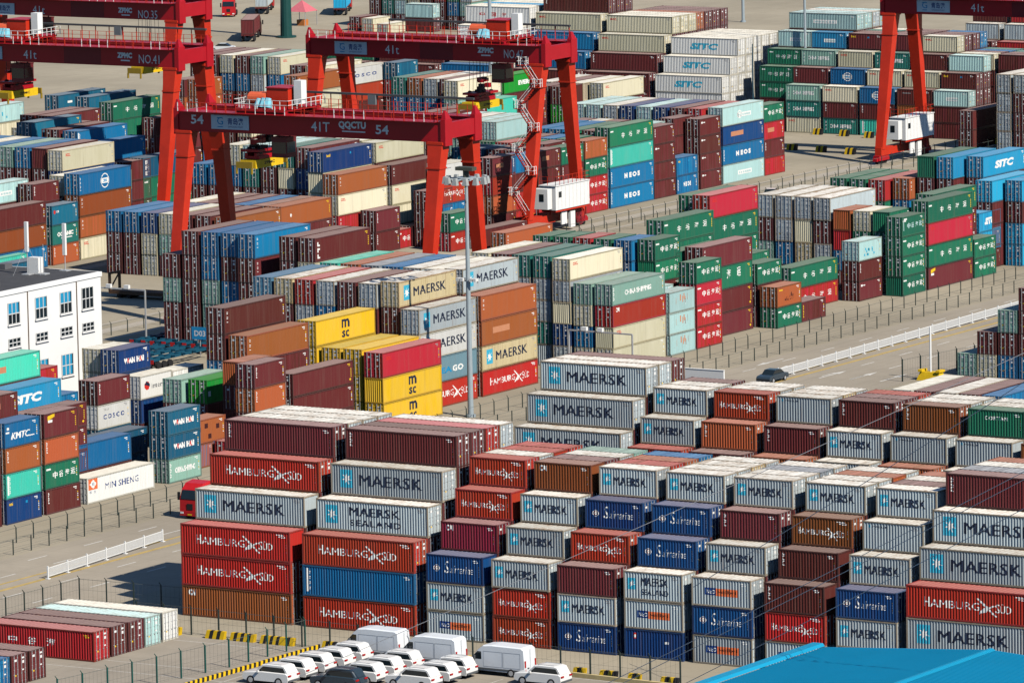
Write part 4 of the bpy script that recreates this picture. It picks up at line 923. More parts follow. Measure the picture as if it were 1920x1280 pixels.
X;-129.00;440.00;20;2.600;X4;-s/-m/-m
X;-129.00;442.58;20;2.600;X4;-m/-m/-m/-m
X;-129.00;445.15;20;2.600;X4;-s/-m/-m/-m/-m
X;-129.00;447.73;20;2.600;X4;-m/-m/-m/-m/-m/-m
X;-122.00;440.00;20;2.600;X4;-s/-m/-m
X;-122.00;442.58;20;2.600;X4;-s/-m/-m/-m
X;-122.00;445.15;20;2.600;X4;-s/-m/-m/-m/-m
X;-122.00;447.73;20;2.600;X4;-s/-m/-m/-m/-m/-m
X;-115.00;440.00;20;2.600;X4;-s/-m/-m
X;-115.00;442.58;20;2.600;X4;-m/-m/-m/-m
X;-115.00;445.15;20;2.600;X4;-s/-m/-m/-m/-m
X;-115.00;447.73;20;2.600;X4;-m/-m/-m/-m/-m/-m'''
def build_containers():
    for line in TABLE.strip().split('\n'):
        o,x,y,L,t,g,toks=line.split(';'); x=float(x);y=float(y);L=int(L);t=float(t); toks=toks.split('/')
        n=len(toks); rz=0 if o=='X' else math.pi/2
        ox=x if o=='X' else x+W
        for i,tk in enumerate(toks):
            flag=tk[0]; body,_,label=tk[1:].partition('|'); front='!' in body; body=body.replace('!',''); ck,_,mark=body.partition('.')
            if mark=='SIT' and ck=='w': mark='SIB'
            z=(n-1-i)*t; jx=random.uniform(-.03,.03); jy=random.uniform(-.03,.03)
            # doors are seen at x=L for X stacks, at x=0 for Y stacks; '!' turns the plain front wall to view
            flip=(o=='Y')!=front       # True: doors at x=0, front wall at x=L
            T=(ox+jx,y+jy,z,rz); dx=0 if flip else LEN[L]
            if flag=='-':
                far_add(GH[L],T,t,[M('w',ck,True)]); continue
            lg=lettering(mark,L)
            if flag=='+':
                far_add(GB[(L,int(flip))],T,t,[M('w',ck,True),M('r',ck,True)]); far_add(GF[L],T,t,[M('f',ck,True)])
                for s in (0,1):
                    gd=GD[(s,int(flip))]; c,sn=math.cos(rz),math.sin(rz); far_add(gd,(T[0]+dx*c,T[1]+dx*sn,z,rz),t,[M('w',ck,True),STEEL,WHITE,YEL])
                if lg: far_add(lg,T,t,[LET[k] for k in LCOL])
                continue
            b=link('shipping_container',MBODY[(L,int(flip))],None,T[:3],rz); b.scale=(1,1,t)
            setm(b,0,M('w',ck)); setm(b,1,M('r',ck)); tag(b,label,'shipping container',GROUPS[g])
            f=link('frame',MFRAME[L],b); setm(f,0,M('f',ck))
            for s in (0,1):
                d=link('door',MDOOR[(s,int(flip))],b,(dx,0,0)); setm(d,0,M('w',ck))
            if lg:
                if (mark,L) not in MLET: MLET[(mark,L)]=keepn(lg,'lettering',[LET[k] for k in LCOL])
                link('lettering',MLET[(mark,L)],b)
    me=bpy.data.meshes.new('far_containers'); V=np.concatenate(FV)
    me.from_pydata(V.tolist(),[],FF); me.polygons.foreach_set('material_index',FM)
    for m in FMATS: me.materials.append(m)
    me.update(); fo=link('stacked_containers',me)
    tag(fo,'mass of smaller stacked containers further back and between the counted ones','containers',None,'stuff')
build_containers()
# ------------------------------------------------------------------ ground, road, markings
def concrete(name,rgb,slab=6.,joint=.5,patch=.2):
    m,nt,bs=nodes(name); tc=N(nt,'ShaderNodeTexCoord'); P=tc.outputs['Object']
    c=mixc(nt,ramp(nt,noise(nt,P,.035,5,.65),.35,.7),tuple(x*(1-patch) for x in rgb),tuple(x*(1+patch*.6) for x in rgb))
    c=mixc(nt,ramp(nt,noise(nt,P,.4,6,.75),.45,.75,0,.35),c,tuple(x*.72 for x in rgb))
    c=mixc(nt,ramp(nt,noise(nt,P,2.5,4,.7),.62,.8,0,.3),c,tuple(x*.55 for x in rgb))
    st=N(nt,'ShaderNodeVectorMath',operation='MULTIPLY'); nt.links.new(P,st.inputs[0]); st.inputs[1].default_value=(.55,.03,1)
    c=mixc(nt,ramp(nt,noise(nt,st.outputs[0],1.5,4,.6),.55,.75,0,.28),c,tuple(x*.6 for x in rgb))
    br=N(nt,'ShaderNodeTexBrick'); nt.links.new(P,br.inputs['Vector']); br.offset=0; br.inputs['Scale'].default_value=1; br.inputs['Mortar Size'].default_value=.035
    br.inputs['Brick Width'].default_value=slab; br.inputs['Row Height'].default_value=slab
    br.inputs['Color1'].default_value=(0,0,0,1); br.inputs['Color2'].default_value=(0,0,0,1); br.inputs['Mortar'].default_value=(1,1,1,1)
    mf=N(nt,'ShaderNodeMath',operation='MULTIPLY'); nt.links.new(br.outputs['Color'],mf.inputs[0]); mf.inputs[1].default_value=joint
    c=mixc(nt,mf.outputs[0],c,tuple(x*.45 for x in rgb))
    nt.links.new(c,bs.inputs['Base Color']); bs.inputs['Roughness'].default_value=.85; bs.inputs['Specular IOR Level'].default_value=.15
    return m
GROUND=concrete('yard concrete',(.37,.325,.245)); ROADM=concrete('road concrete',(.36,.315,.25),4.,.35,.15); LOTM=concrete('car park concrete',(.34,.30,.245),5.,.5)
MARK=plain('worn road paint',(.62,.6,.55),.7,0,.25,1.5); YMARK=plain('faded yellow paint',(.46,.33,.12),.8,0,.25,.6)
STAIN=plain('kerb concrete',(.4,.36,.3),.8)
def sheet(name,mat,x0,x1,y0,y1,z,kind='structure'):
    g=MB(); g.poly([(x0,y0,z),(x1,y0,z),(x1,y1,z),(x0,y1,z)]); o=g.obj(name,[mat]); tag(o,None,None,None,kind); return o
sheet('ground',GROUND,-6000,6000,-3000,9000,0)
sheet('road',ROADM,-33.6,-9.6,-300,420,.006)
sheet('parking_lot',LOTM,-10,120,-60,-8.9,.008)
g=MB(); rn=random.Random(4)
for x in (-31.0,-27.6,-20.8,-16.6):
    y=-30+rn.random()*4
    while y<330:
        g.poly([(x-.09,y,.012),(x+.09,y,.012),(x+.09,y+3.2,.012),(x-.09,y+3.2,.012)]); y+=9.5
for x,y,s in ((-20.3,163,1),(-16.5,163.5,1),(-12.6,163.5,1),(-32.,169.5,-1),(-28.4,168.5,-1),(-21,-8,1),(-17,-12,1)):
    g.poly([(x-.12,y-3*s,.012),(x+.12,y-3*s,.012),(x+.12,y+1*s,.012),(x-.12,y+1*s,.012)]); g.poly([(x-.45,y+1*s,.012),(x+.45,y+1*s,.012),(x,y+3.6*s,.012)])
tag(g.obj('road_markings',[MARK]),None,None,None,'structure')
g=MB()
for x0,x1 in ((-25.6,-25.2),(-23.6,-23.0)): g.poly([(x0,-200,.011),(x1,-200,.011),(x1,400,.011),(x0,400,.011)])
tag(g.obj('yellow_road_lines',[YMARK]),None,None,None,'structure')
g=MB()
for i in range(12): g.poly([(22+i*3.1,-30,.014),(22.09+i*3.1,-30,.014),(22.09+i*3.1,-14,.014),(22+i*3.1,-14,.014)])
for y in (-11.,-22,-26): g.poly([(-9,y,.014),(60,y,.014),(60,y+.1,.014),(-9,y+.1,.014)])
tag(g.obj('parking_markings',[MARK]),None,None,None,'structure')
for i,(x,w) in enumerate(((-120.9,2.2),(-116.2,.9),(-79,2.2),(-124.5,.7),(-159.4,2.),(-196,2.))):
    sheet('crane_track',STAIN,x-w/2,x+w/2,100 if x>-100 else -60,700,.009+.001*i)
# ------------------------------------------------------------------ fences and barriers
POSTM=plain('dark fence post',(.03,.045,.04),.5); MESHM=plain('fence wire',(.12,.13,.12),.6); GREENP=plain('green fence post',(.012,.09,.075),.5)
def fence(name,label,pts,step,h,mat,wires,pr=.045,top=True,group=None,lean=True):
    """posts as single parts, the wires of all bays as one part"""
    root=empty(name,(pts[0][0],pts[0][1],0)); tag(root,label,'fence',group)
    pm=MB(); pm.box(-pr,pr,-pr,pr,0,h); 
    if lean: pm.bar((0,0,h-.02),(.0,-.3,h+.28),.05)
    me=pm.mesh('post',[mat]); wg=MB(); o0=Vector((pts[0][0],pts[0][1],0)); npost=0; spots=[]
    for a,b in zip(pts,pts[1:]):
        a=Vector((*a,0));b=Vector((*b,0)); n=max(1,round((b-a).length/step))
        spots+=[a+(b-a)*i/n for i in range(n)]
        for z in wires: wg.bar(a-o0+Vector((0,0,z)),b-o0+Vector((0,0,z)),.03 if z>h-.2 and top else .014)
        if h>2:
            d=(b-a); k=int(d.length/.5)
            for i in range(k):
                q=a-o0+d*i/k; wg.bar(q+Vector((0,0,.1)),q+Vector((0,0,h)),.009)
    spots.append(Vector((*pts[-1],0)))
    for q in spots[:100]: link('post',me,root,q-o0)
    if len(spots)>100:
        ex=MB()
        for q in spots[100:]: ex.add(pm,Matrix.Translation(q-o0))
        tag(ex.obj('posts',[mat],root),None,None,None,'stuff')
    wg.obj('wire',[MESHM],root); return root
fence('wire_fence','low dark wire fence along the kerb side of the road, nearest of the two',[(-34.2,-10),(-34.2,285)],3.05,1.55,POSTM,(.25,.7,1.1,1.5),lean=False)
fence('wire_fence','low dark wire fence on the container side, behind the kerb side fence',[(-37.4,-10),(-39,60),(-39.8,120),(-40.2,285)],3.05,1.55,POSTM,(.5,1.5),lean=True)
fence('wire_fence','tall dark mesh fence in front of the nearest container block',[(0.2,-7.75),(60,-10.9)],3.15,2.6,POSTM,(.2,1.3,2.5),.06)
fence('wire_fence','dark wire fence around the bottom left container row beside the road',[(-13.6,-30),(-12.9,1.6),(-.6,1.9)],3.0,2.3,POSTM,(.3,1.2,2.2),.05)
fence('wire_fence','tall green mesh fence between the bottom left row and the parked cars',[(15.6,-42),(18.7,-20),(19.2,-8.4)],3.1,2.5,GREENP,(.2,1.3,2.4),.06)
fence('wire_fence','low fence along the crane track behind the green and red stacks',[(-117.6,255),(-117.6,420)],3.4,1.6,POSTM,(.6,1.5))
fence('wire_fence','low fence along the near side of the crane track below the white cabin',[(-113.4,262),(-113.4,420)],3.4,1.5,POSTM,(.6,1.4))
fence('wire_fence','short dark fence with leaning post tops by the dark stacks at the right edge',[(-10.2,161.5),(-9.2,168.5),(-6.8,182)],3.2,2.6,POSTM,(.3,1.3,2.5),.07)
fence('wire_fence','low fence in the shadow to the right of the white building',[(-118,150),(-117,205)],3.4,1.5,POSTM,(.6,1.4))
def barrier(label,x0,y0,x1,y1,n):
    root=empty('road_barrier',(x0,y0,0)); tag(root,label,'road barrier'); d=Vector((x1-x0,y1-y0,0)); st=d/n
    pm=MB(); pm.box(-.07,.07,-.07,.07,0,1.25); pm.box(-.2,.2,-.2,.2,0,.08); pme=pm.mesh('post',[WHITE])
    pn=MB()
    for z in (.25,1.05): pn.bar((0,.07,z),(0,st.length-.07,z),.06,.07)
    k=int(st.length/.15)
    for i in range(1,k): pn.box(-.02,.02,i*st.length/k-.03,i*st.length/k+.03,.25,1.05)
    nme=pn.mesh('panel',[WHITE]); rz=-math.atan2(d.x,d.y)
    for i in range(n+1):
        link('post',pme,root,st*i)
        if i<n: link('panel',nme,root,st*i,rz)
barrier('white picket road barrier of six panels at left, in the middle of the road',-23.0,10.6,-25.2,33.3,6)
barrier('long white picket road barrier in the middle of the road at right',-24.6,158,-26.6,231,20)
STRIPE=(YEL,BLACK)
def stripes(label,x,y,L,rz=0,h=.75,w=.55,group=None,name='concrete_barrier'):
    g=MB(); n=max(3,int(L/.34)); 
    for i in range(n):
        a=L*i/n;b=L*(i+1)/n; s=.16
        g.hexa([(a,-w/2,0),(b,-w/2,0),(b,w/2,0),(a,w/2,0),(a+s,-w/2+.1,h),(b+s,-w/2+.1,h),(b+s,w/2-.1,h),(a+s,w/2-.1,h)],i%2)
    o=g.obj(name,list(STRIPE),None,(x,y,0),rz); return tag(o,label,'barrier block',group)
BG='yellow and black striped barrier blocks'
xs=[(4.9,.8),(8.6,2.0),(11.3,2.6),(14.6,2.4),(17.0,1.2),(21.3,1.4)]
nm=['leftmost short','second from left','third from left','fourth from left','fifth from left, short','sixth from left, by the green fence']
for (x,L),t in zip(xs,nm): stripes('yellow black barrier block before the nearest fence, %s'%t,x,-8.75,L,0,.75,.55,BG)
for i,(x,L) in enumerate(((36.1,1.1),(45.2,1.7),(48.4,1.2),(51.2,1.7),(54.2,1.2),(57.6,1.7))):
    stripes('yellow black barrier block right of the white vans, %s'%(['leftmost, between two vans','second from left','third from left','fourth from left','fifth from left','rightmost'][i]),x,-9.15-.15*(x-36)/3,L,0,.75,.55,BG)
for i in range(9): stripes('yellow black barrier block in the line beside the green fence','',0) if 0 else None
g=MB()
for i in range(70):
    y0=-34+i*.36
    x0=20.2+.1*(y0+34)/4; g.hexa([(x0,y0,0),(x0+.25,y0,0),(x0+.25,y0+.36,0),(x0,y0+.36,0),(x0+.05,y0+.12,.4),(x0+.2,y0+.12,.4),(x0+.2,y0+.48,.4),(x0+.05,y0+.48,.4)],i%2)
tag(g.obj('striped_kerb',list(STRIPE)),'long yellow black striped kerb running beside the green mesh fence','kerb barrier')
g=MB(); g.bar((34,-9.35,.2),(60,-11.1,.2),.3,.4); tag(g.obj('yellow_kerb',[plain('pale yellow kerb',(.62,.5,.25),.8)]),'pale yellow kerb rail under the mesh fence right of the vans','kerb barrier')
fb=[(-149.6,393.0,2.,'far yellow black block under the cream container at the far block, leftmost'),(-144.6,392.4,2.,'far yellow black block below the teal container, second from left'),(-139.8,391.6,2.,'far yellow black block by the red crane leg, third from left'),(-119.6,391.5,2.,'far yellow black block right of the white crane cabin, nearer the crane'),(-116.9,391.3,2.,'far yellow black block right of the white crane cabin, by the dark stacks'),(-142.6,372.,2.2,'yellow black block on the far yard road, left of three'),(-137.,371.,2.2,'yellow black block on the far yard road, middle of three'),(-131.4,370.,2.2,'yellow black block on the far yard road, right of three')]
for x,y,L,t in fb: stripes(t,x,y,L*.75,0,.95,.7,'far yellow and black striped blocks')
g=MB(); g.hexa([(-9.3,163.2,0),(-6.2,163.2,0),(-6.2,164.6,0),(-9.3,164.6,0),(-8.9,163.4,1.),(-6.5,163.4,1.),(-6.5,164.4,1.),(-8.9,164.4,1.)]); g.box(-9.1,-8.6,163.2,164.6,1.,1.25); g.box(-6.8,-6.3,163.2,164.6,1.,1.25)
tag(g.obj('yellow_barrier',[YEL]),'plain yellow water barrier on the road by the right fence','barrier')
g=MB(); g.cyl((-7.8,163.9,0),(-7.8,163.9,6.2),.12); tag(g.obj('gate_post',[WHITE]),'white post standing behind the plain yellow road barrier','post')
# ------------------------------------------------------------------ gantry cranes
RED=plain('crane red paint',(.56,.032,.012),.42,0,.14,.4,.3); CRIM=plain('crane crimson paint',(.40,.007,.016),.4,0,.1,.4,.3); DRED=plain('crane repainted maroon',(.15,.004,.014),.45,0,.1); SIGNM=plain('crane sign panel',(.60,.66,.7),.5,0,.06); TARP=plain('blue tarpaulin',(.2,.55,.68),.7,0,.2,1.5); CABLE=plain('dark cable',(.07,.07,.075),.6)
def textobj(name,items,parent,y):
    """raised lettering on the -Y face of a girder: items (text,x,z,w,h,colour,bold)"""
    g=MB()
    for t,x,z,w,h,c,b in items:
        if t=='#': g.box(x,x+w,y-.012,y,z,z+h,LCOL.index(c)); continue
        v,f=text_polys(t,b); k=len(g.V); g.V+=[(x+p*w,y-.02,z+q*h) for p,q in v]; g.F+=[tuple(i+k for i in ff) for ff in f]; g.M+=[LCOL.index(c)]*len(f)
    return g.obj(name,[LET[k] for k in LCOL],parent)
def railing(g,pts,h=1.1,step=1.5,m=0,r=.05,mw=None):
    k=0
    for a,b in zip(pts,pts[1:]):
        a=Vector(a);b=Vector(b); n=max(1,round((b-a).length/step))
        for i in range(n+1):
            q=a+(b-a)*i/n; mm=m if mw is None or (k//4)%2==0 else mw; g.bar(q,q+Vector((0,0,h)),r*1.5,None,mm); k+=1
        for z in (h*.5,h): g.bar(a+Vector((0,0,z)),b+Vector((0,0,z)),r,None,m if mw is None else mw)
def gantry(label,xl,xr,yf,zb,texts,sign,dark,trol,spread,house=None,stairs=None,yg=8.2):
    root=empty('gantry_crane',((xl+xr)/2,yf+yg/2,0)); tag(root,label,'gantry crane','red rail gantry cranes over the yards')
    hx=(xr-xl)/2; F=-yg/2; B=yg/2; H=2.4; gw=1.3
    for y0 in (F,B-gw):
        g=MB(); g.box(-hx,hx,y0,y0+gw,zb,zb+H); g.box(-hx,hx,y0-.12,y0+gw+.12,zb+H,zb+H+.08); g.box(-hx,hx,y0-.06,y0+gw+.06,zb-.06,zb)
        for s in (-1,1):
            xa,xb=(-hx-.12,-hx+.55) if s<0 else (hx-.55,hx+.12); g.box(xa,xb,y0-.15,y0+gw+.15,zb-.5,zb+H+.35); g.hexa([(xa,y0,zb+H+.35),(xb,y0,zb+H+.35),(xb,y0+gw,zb+H+.35),(xa,y0+gw,zb+H+.35),((xa+xb)/2-.1,y0+.2,zb+H+1.4),((xa+xb)/2+.1,y0+.2,zb+H+1.4),((xa+xb)/2+.1,y0+.5,zb+H+1.4),((xa+xb)/2-.1,y0+.5,zb+H+1.4)])
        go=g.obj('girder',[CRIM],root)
        if y0==F:
            textobj('lettering',[(t,x-(xl+xr)/2,z-zb+zb,w,h,c,b) for t,x,z,w,h,c,b in texts],go,F-.02)
            if dark: d=MB(); d.box(dark[0]-(xl+xr)/2,dark[1]-(xl+xr)/2,F-.012,F,zb+.02,zb+H-.02); d.obj('repainted_panel',[DRED],go)
            if sign:
                x0=sign[0]-(xl+xr)/2;w=sign[1]-sign[0]; s=MB(); s.box(x0,x0+w,F-.12,F-.02,sign[2],sign[2]+1.75); so=s.obj('sign_panel',[SIGNM],root)
                z=sign[2]
                textobj('lettering',[('G',x0+w*.16,z+.55,w*.16,.95,'S',0),('#',x0+w*.16,z+1.35,w*.1,.1,'S',0),('青岛港',x0+w*.44,z+.6,w*.42,.85,'N',.015),('QINGDAO PORT',x0+w*.45,z+.22,w*.4,.2,'N',0),('#',x0+w*.17,z+.25,w*.14,.1,'S',0)],so,F-.125)
    for s in (-1,1):
        x0,x1=(-hx+.1,-hx+.9) if s<0 else (hx-.55,hx+.05)
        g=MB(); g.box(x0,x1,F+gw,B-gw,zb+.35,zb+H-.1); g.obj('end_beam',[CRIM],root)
        cx=s*(hx-1.35)
        for side in (-1,1):
            yt=F+gw/2 if side<0 else B-gw/2; yb=yt-3.9 if side<0 else yt+3.0
            g=MB(); t=.95; b=.62; tz=zb; bz=2.2
            for (za,xa,ya,wa),(zc,xc,yc,wc) in (((bz,cx,yb,b),(tz-3.2,cx,yb+(yt-yb)*.85,t*.92)),((tz-3.2,cx,yb+(yt-yb)*.85,t*.92),(tz,cx,yt,t*1.12))):
                g.hexa([(xa-wa,ya-wa*.85,za),(xa+wa,ya-wa*.85,za),(xa+wa,ya+wa*.85,za),(xa-wa,ya+wa*.85,za),(xc-wc,yc-wc*.85,zc),(xc+wc,yc-wc*.85,zc),(xc+wc,yc+wc*.85,zc),(xc-wc,yc+wc*.85,zc)])
            g.box(cx-1.15,cx+1.15,yt-1.,yt+1.,zb-.35,zb-.065); g.box(cx-t*1.02,cx+t*1.02,yb+(yt-yb)*.85-.85,yb+(yt-yb)*.85+.85,tz-3.3,tz-3.1); g.obj('leg',[RED],root)
        ya=F+gw/2-4.6; yb=B-gw/2+3.7
        g=MB(); g.box(cx-.55,cx+.55,ya,yb,1.3,2.5); g.obj('sill_beam',[RED],root)
        for y in (ya+.9,yb-.9):
            g=MB(); g.box(cx-.5,cx+.5,y-1.5,y+1.5,.55,1.3); g.box(cx-.35,cx+.35,y-2.0,y-1.5,.5,1.0); g.box(cx-.35,cx+.35,y+1.5,y+2.,.5,1.)
            bo=g.obj('bogie',[CRIM],root)
            for dy in (-1.1,-.35,.4,1.15):
                w=MB(); w.cyl((cx-.2,y+dy,.36),(cx+.2,y+dy,.36),.36,None,14); w.obj('wheel',[DARK],bo)
    # walkways, handrails, cable trough
    g=MB(); g.box(-hx+1,hx-1,F-.9,F-.13,zb+H+.02,zb+H+.08); g.box(-hx+1,hx-1,B+.13,B+1.,zb+H+.02,zb+H+.08); g.obj('walkway',[CRIM],root)
    g=MB(); railing(g,[(-hx+1,F-.85,zb+H+.08),(hx-1,F-.85,zb+H+.08),(hx-1,F-.1,zb+H+.08)],1.1,1.45,0,.05,1); railing(g,[(-hx+1,B+.95,zb+H+.08),(hx-1,B+.95,zb+H+.08)],1.1,1.45,1,.045); railing(g,[(-hx+1,F+gw,zb+H+.08),(hx-1,F+gw,zb+H+.08)],.9,1.9,1,.04); g.obj('handrail',[WHITE,RED],root)
    g=MB(); g.box(-hx*.55,hx-.6,B-.6,B-.25,zb+H+2.0,zb+H+2.25,0)
    for i in range(14):
        x=-hx*.55+i*(hx*1.55-.8)/13; g.bar((x,B-.4,zb+H),(x,B-.4,zb+H+2.),.1,None,1)
    g.box(hx*.2,hx*.2+1.1,B-.75,B-.1,zb+H+.9,zb+H+2.1,2); g.obj('cable_trough',[CABLE,RED,plain('grey steel',(.16,.17,.18),.5)],root)
    # trolley
    tx=trol-(xl+xr)/2; z=zb+H+.1
    g=MB(); g.box(tx-3.6,tx+3.6,F-.2,B+.2,z+.25,z+.6,0)
    for y in (F+.5,B-.6): g.box(tx-3.6,tx+3.6,y-.3,y+.3,z,z+.28,0)
    g.box(tx-.6,tx+2.6,-1.6,1.8,z+.6,z+2.9,1); g.box(tx-.7,tx+2.7,-1.7,1.9,z+2.9,z+3.02,0); to=g.obj('trolley',[CRIM,RED],root)
    g=MB(); g.cyl((tx-3.2,-1.2,z+1.5),(tx-.7,-1.2,z+1.5),.85,None,16); g.cyl((tx-3.2,1.,z+1.4),(tx-.7,1.,z+1.4),.75,None,16); g.obj('hoist_drum',[plain('drum red',(.66,.12,.05),.5)],to,smooth=False)
    g=MB(); g.box(tx+3.0,tx+4.1,-.9,.3,z+1.0,z+3.9); g.obj('electric_cabinet',[WHITE],to)
    g=MB(); rn=random.Random(int(abs(xl)))
    for i in range(7):
        x=tx-1.1+rn.random()*1.9; r=.35+.3*rn.random(); q=len(g.V); g.cyl((x,F+.9,z+.7),(x+.1,F+1.1,z+1.3+r),r*1.05,r*.55,9)
    g.obj('tarpaulin',[TARP],to)
    g=MB(); railing(g,[(tx-3.6,F-.25,z+.6),(tx+4.3,F-.25,z+.6),(tx+4.3,B,z+.6)],1.1,1.1,0,.05); railing(g,[(tx-3.6,F-.25,z+.6),(tx-3.6,B,z+.6)],1.1,1.1,0,.05); g.obj('handrail',[WHITE],to)
    g=MB(); g.box(tx+1.,tx+3.2,-3.1,-.9,zb-3.0,zb-.6); g.box(tx+.95,tx+3.25,-3.15,-.85,zb-.6,zb-.45); g.bar((tx+1.2,-2,zb-.5),(tx+1.2,-2,zb+H),.15); g.bar((tx+3,-2,zb-.5),(tx+3,-2,zb+H),.15); co=g.obj('operator_cab',[plain('cab maroon',(.14,.02,.025),.5)],root)
    g=MB(); g.box(tx+1.1,tx+3.1,-3.12,-3.1,zb-2.5,zb-1.1); g.box(tx+3.2,tx+3.22,-3.,-1.1,zb-2.4,zb-1.1); g.obj('window',[GLASS],co)
    # spreader on its ropes
    if spread:
        sx=spread[0]-(xl+xr)/2; sz=spread[1]
        g=MB()
        for dx in (-.9,.9):
            for dy in (-1.5,-.5,.5,1.5): g.bar((sx+dx,dy,sz+1.9),(sx+dx*.8,dy*.9,zb+H),.045)
        g.obj('hoist_rope',[CABLE],root)
        g=MB(); g.box(sx-1.1,sx+1.1,-2.2,2.2,sz+1.0,sz+1.35,0); g.box(sx-.9,sx-.5,-2.4,2.4,sz+1.35,sz+1.75,0); g.box(sx+.5,sx+.9,-2.4,2.4,sz+1.35,sz+1.75,0)
        for dy in (-1.5,1.5):
            for dx in (-.8,.8): g.cyl((sx+dx-.15,dy,sz+2.0),(sx+dx+.15,dy,sz+2.),.42,None,12,1)
        g.box(sx-.5,sx+.5,-.7,.7,sz+1.35,sz+2.5,1); 
        for k in range(9):
            a=random.uniform(-2.2,1.6); b=random.uniform(-1.,.4); h=random.uniform(2.2,3.6); g.box(sx+b,sx+b+.7,a,a+random.uniform(.5,1.4),sz+h,sz+h+random.uniform(.3,.7),k%2)
        g.box(sx-1.3,sx+1.3,-2.6,2.6,sz+1.9,sz+2.2,0); g.obj('headblock',[CRIM,BLACK],root)
        g=MB(); g.box(sx-1.15,sx+1.15,-3.1,3.1,sz-.1,sz+.95,0); g.box(sx-.7,sx+.7,-3.9,3.9,sz+.2,sz+.7,1)
        for dy in (-4.0,3.75): g.box(sx-1.2,sx+1.2,dy,dy+.25,sz,sz+.8,1)
        for dy in (-4.,3.9):
            for dx in (-1.2,1.05): g.box(sx+dx,sx+dx+.15,dy-.1,dy+.2,sz-.7,sz+.05,1)
        so=g.obj('spreader',[YEL,plain('spreader dark yellow',(.3,.2,.02),.6)],root)
        t=MB(); v,f=text_polys('ZPMC',.03); t.V+=[(sx+1.165,-1.2+p*2.4,sz+.3+q*.35) for p,q in v]; t.F+=f; t.M+=[0]*len(f); t.obj('lettering',[BLACK],so)
    if house is not None:
        s=house; cx=s*(hx-1.35); o=s*.9 if s>0 else .0
        g=MB(); x0=cx+.2; g.box(x0-.6,x0+2.0,-3.4,5.6,3.2,6.5,0); g.box(x0-.7,x0+2.1,-3.5,5.7,6.5,6.6,0); g.box(x0-.9,x0+1.4,-4.6,-3.4,3.4,6.2,0)
        for y in range(-3,6): g.box(x0+2.0,x0+2.03,y+.2,y+.26,3.3,6.4,0)
        ho=g.obj('electrical_house',[WHITE],root)
        g=MB(); g.box(x0+2.0,x0+2.04,-2.6,-1.9,4.9,5.7); g.box(x0+.1,x0+.8,-4.63,-4.6,4.5,5.5); g.obj('window',[GLASS],ho)
        g=MB(); railing(g,[(x0-.6,-3.4,6.6),(x0+2.,-3.4,6.6),(x0+2.,5.6,6.6),(x0-.6,5.6,6.6)],1.2,1.2,0,.04); g.obj('handrail',[RED],ho)
        g=MB(); g.box(x0-.4,x0+1.9,-3.2,5.4,2.9,3.2,0); g.bar((x0+.9,-3.,2.5),(x0+.9,-3.,2.9),.2); g.bar((x0+.9,5,2.5),(x0+.9,5,2.9),.2); g.obj('house_frame',[RED],root)
        g=MB(); g.box(x0+1.4,x0+1.6,-1.2,.2,1.,3.0); g.box(x0+1.3,x0+1.7,1.,2.2,.4,2.6); g.obj('notice_board',[WHITE],root)
        g=MB()
        for i in range(24):
            a=6.2832*i/24; g.bar((x0+1.1,4.6,1.6),(x0+1.1,4.6+1.15*math.cos(a),1.6+1.15*math.sin(a)),.05); b=6.2832*(i+1)/24; g.bar((x0+1.1,4.6+1.15*math.cos(a),1.6+1.15*math.sin(a)),(x0+1.1,4.6+1.15*math.cos(b),1.6+1.15*math.sin(b)),.09)
        g.obj('cable_reel',[plain('reel maroon',(.25,.02,.03),.5)],root)
    if stairs:
        s=stairs; cx=s*(hx-1.35); yb=F+gw/2-3.9; yt=F+gw/2; g=MB()
        n=7; z0=2.6; z1=zb-.2
        for i in range(n):
            za=z0+(z1-z0)*i/n; zc=z0+(z1-z0)*(i+1)/n
            ya=yb+(yt-yb)*(za/zb)-1.15; yc=yb+(yt-yb)*(min(zc,zb)/zb)-1.15
            xa,xb=(cx-2.0,cx+.5) if i%2 else (cx+.5,cx-2.0)
            for dy in (-.4,.4):
                g.bar((xa,ya+dy,za),(xb,yc+dy,zc),.08,.15,1); g.bar((xa,ya+dy,za+1.0),(xb,yc+dy,zc+1.0),.05,None,0); g.bar((xa,ya+dy,za+.5),(xb,yc+dy,zc+.5),.035,None,0)
            for k in range(9):
                f=(k+.5)/9; g.box(xa+(xb-xa)*f-.14,xa+(xb-xa)*f+.14,ya+(yc-ya)*f-.4,ya+(yc-ya)*f+.4,za+(zc-za)*f-.02,za+(zc-za)*f+.02,1)
            g.box(xb-.6,xb+.6,yc-.55,yc+1.0,zc-.08,zc,1)
            railing(g,[(xb-.6,yc-.55,zc),(xb+.6,yc-.55,zc),(xb+.6,yc+.5,zc)],1.1,.6,0,.05); railing(g,[(xb-.6,yc-.55,zc),(xb-.6,yc+.5,zc)],1.1,.6,0,.05)
        g.obj('stairway',[WHITE,RED],root)
    return root
gantry('red gantry crane marked 54, nearest, spanning the middle of the photo',-118.7,-79.0,173.1,23.75,[('54',-116.3,24.6,1.9,1.15,'W',.02),('41T',-98.4,24.35,2.7,1.2,'W',.01),('QQCTU',-94.4,24.75,4.0,1.05,'W',.05),('#',-93.9,24.45,3.4,.14,'W',0),('54',-89.0,24.35,1.9,1.15,'W',.02)],(-113.2,-107.6,24.1),None,-106.,(-108.6,19.3))
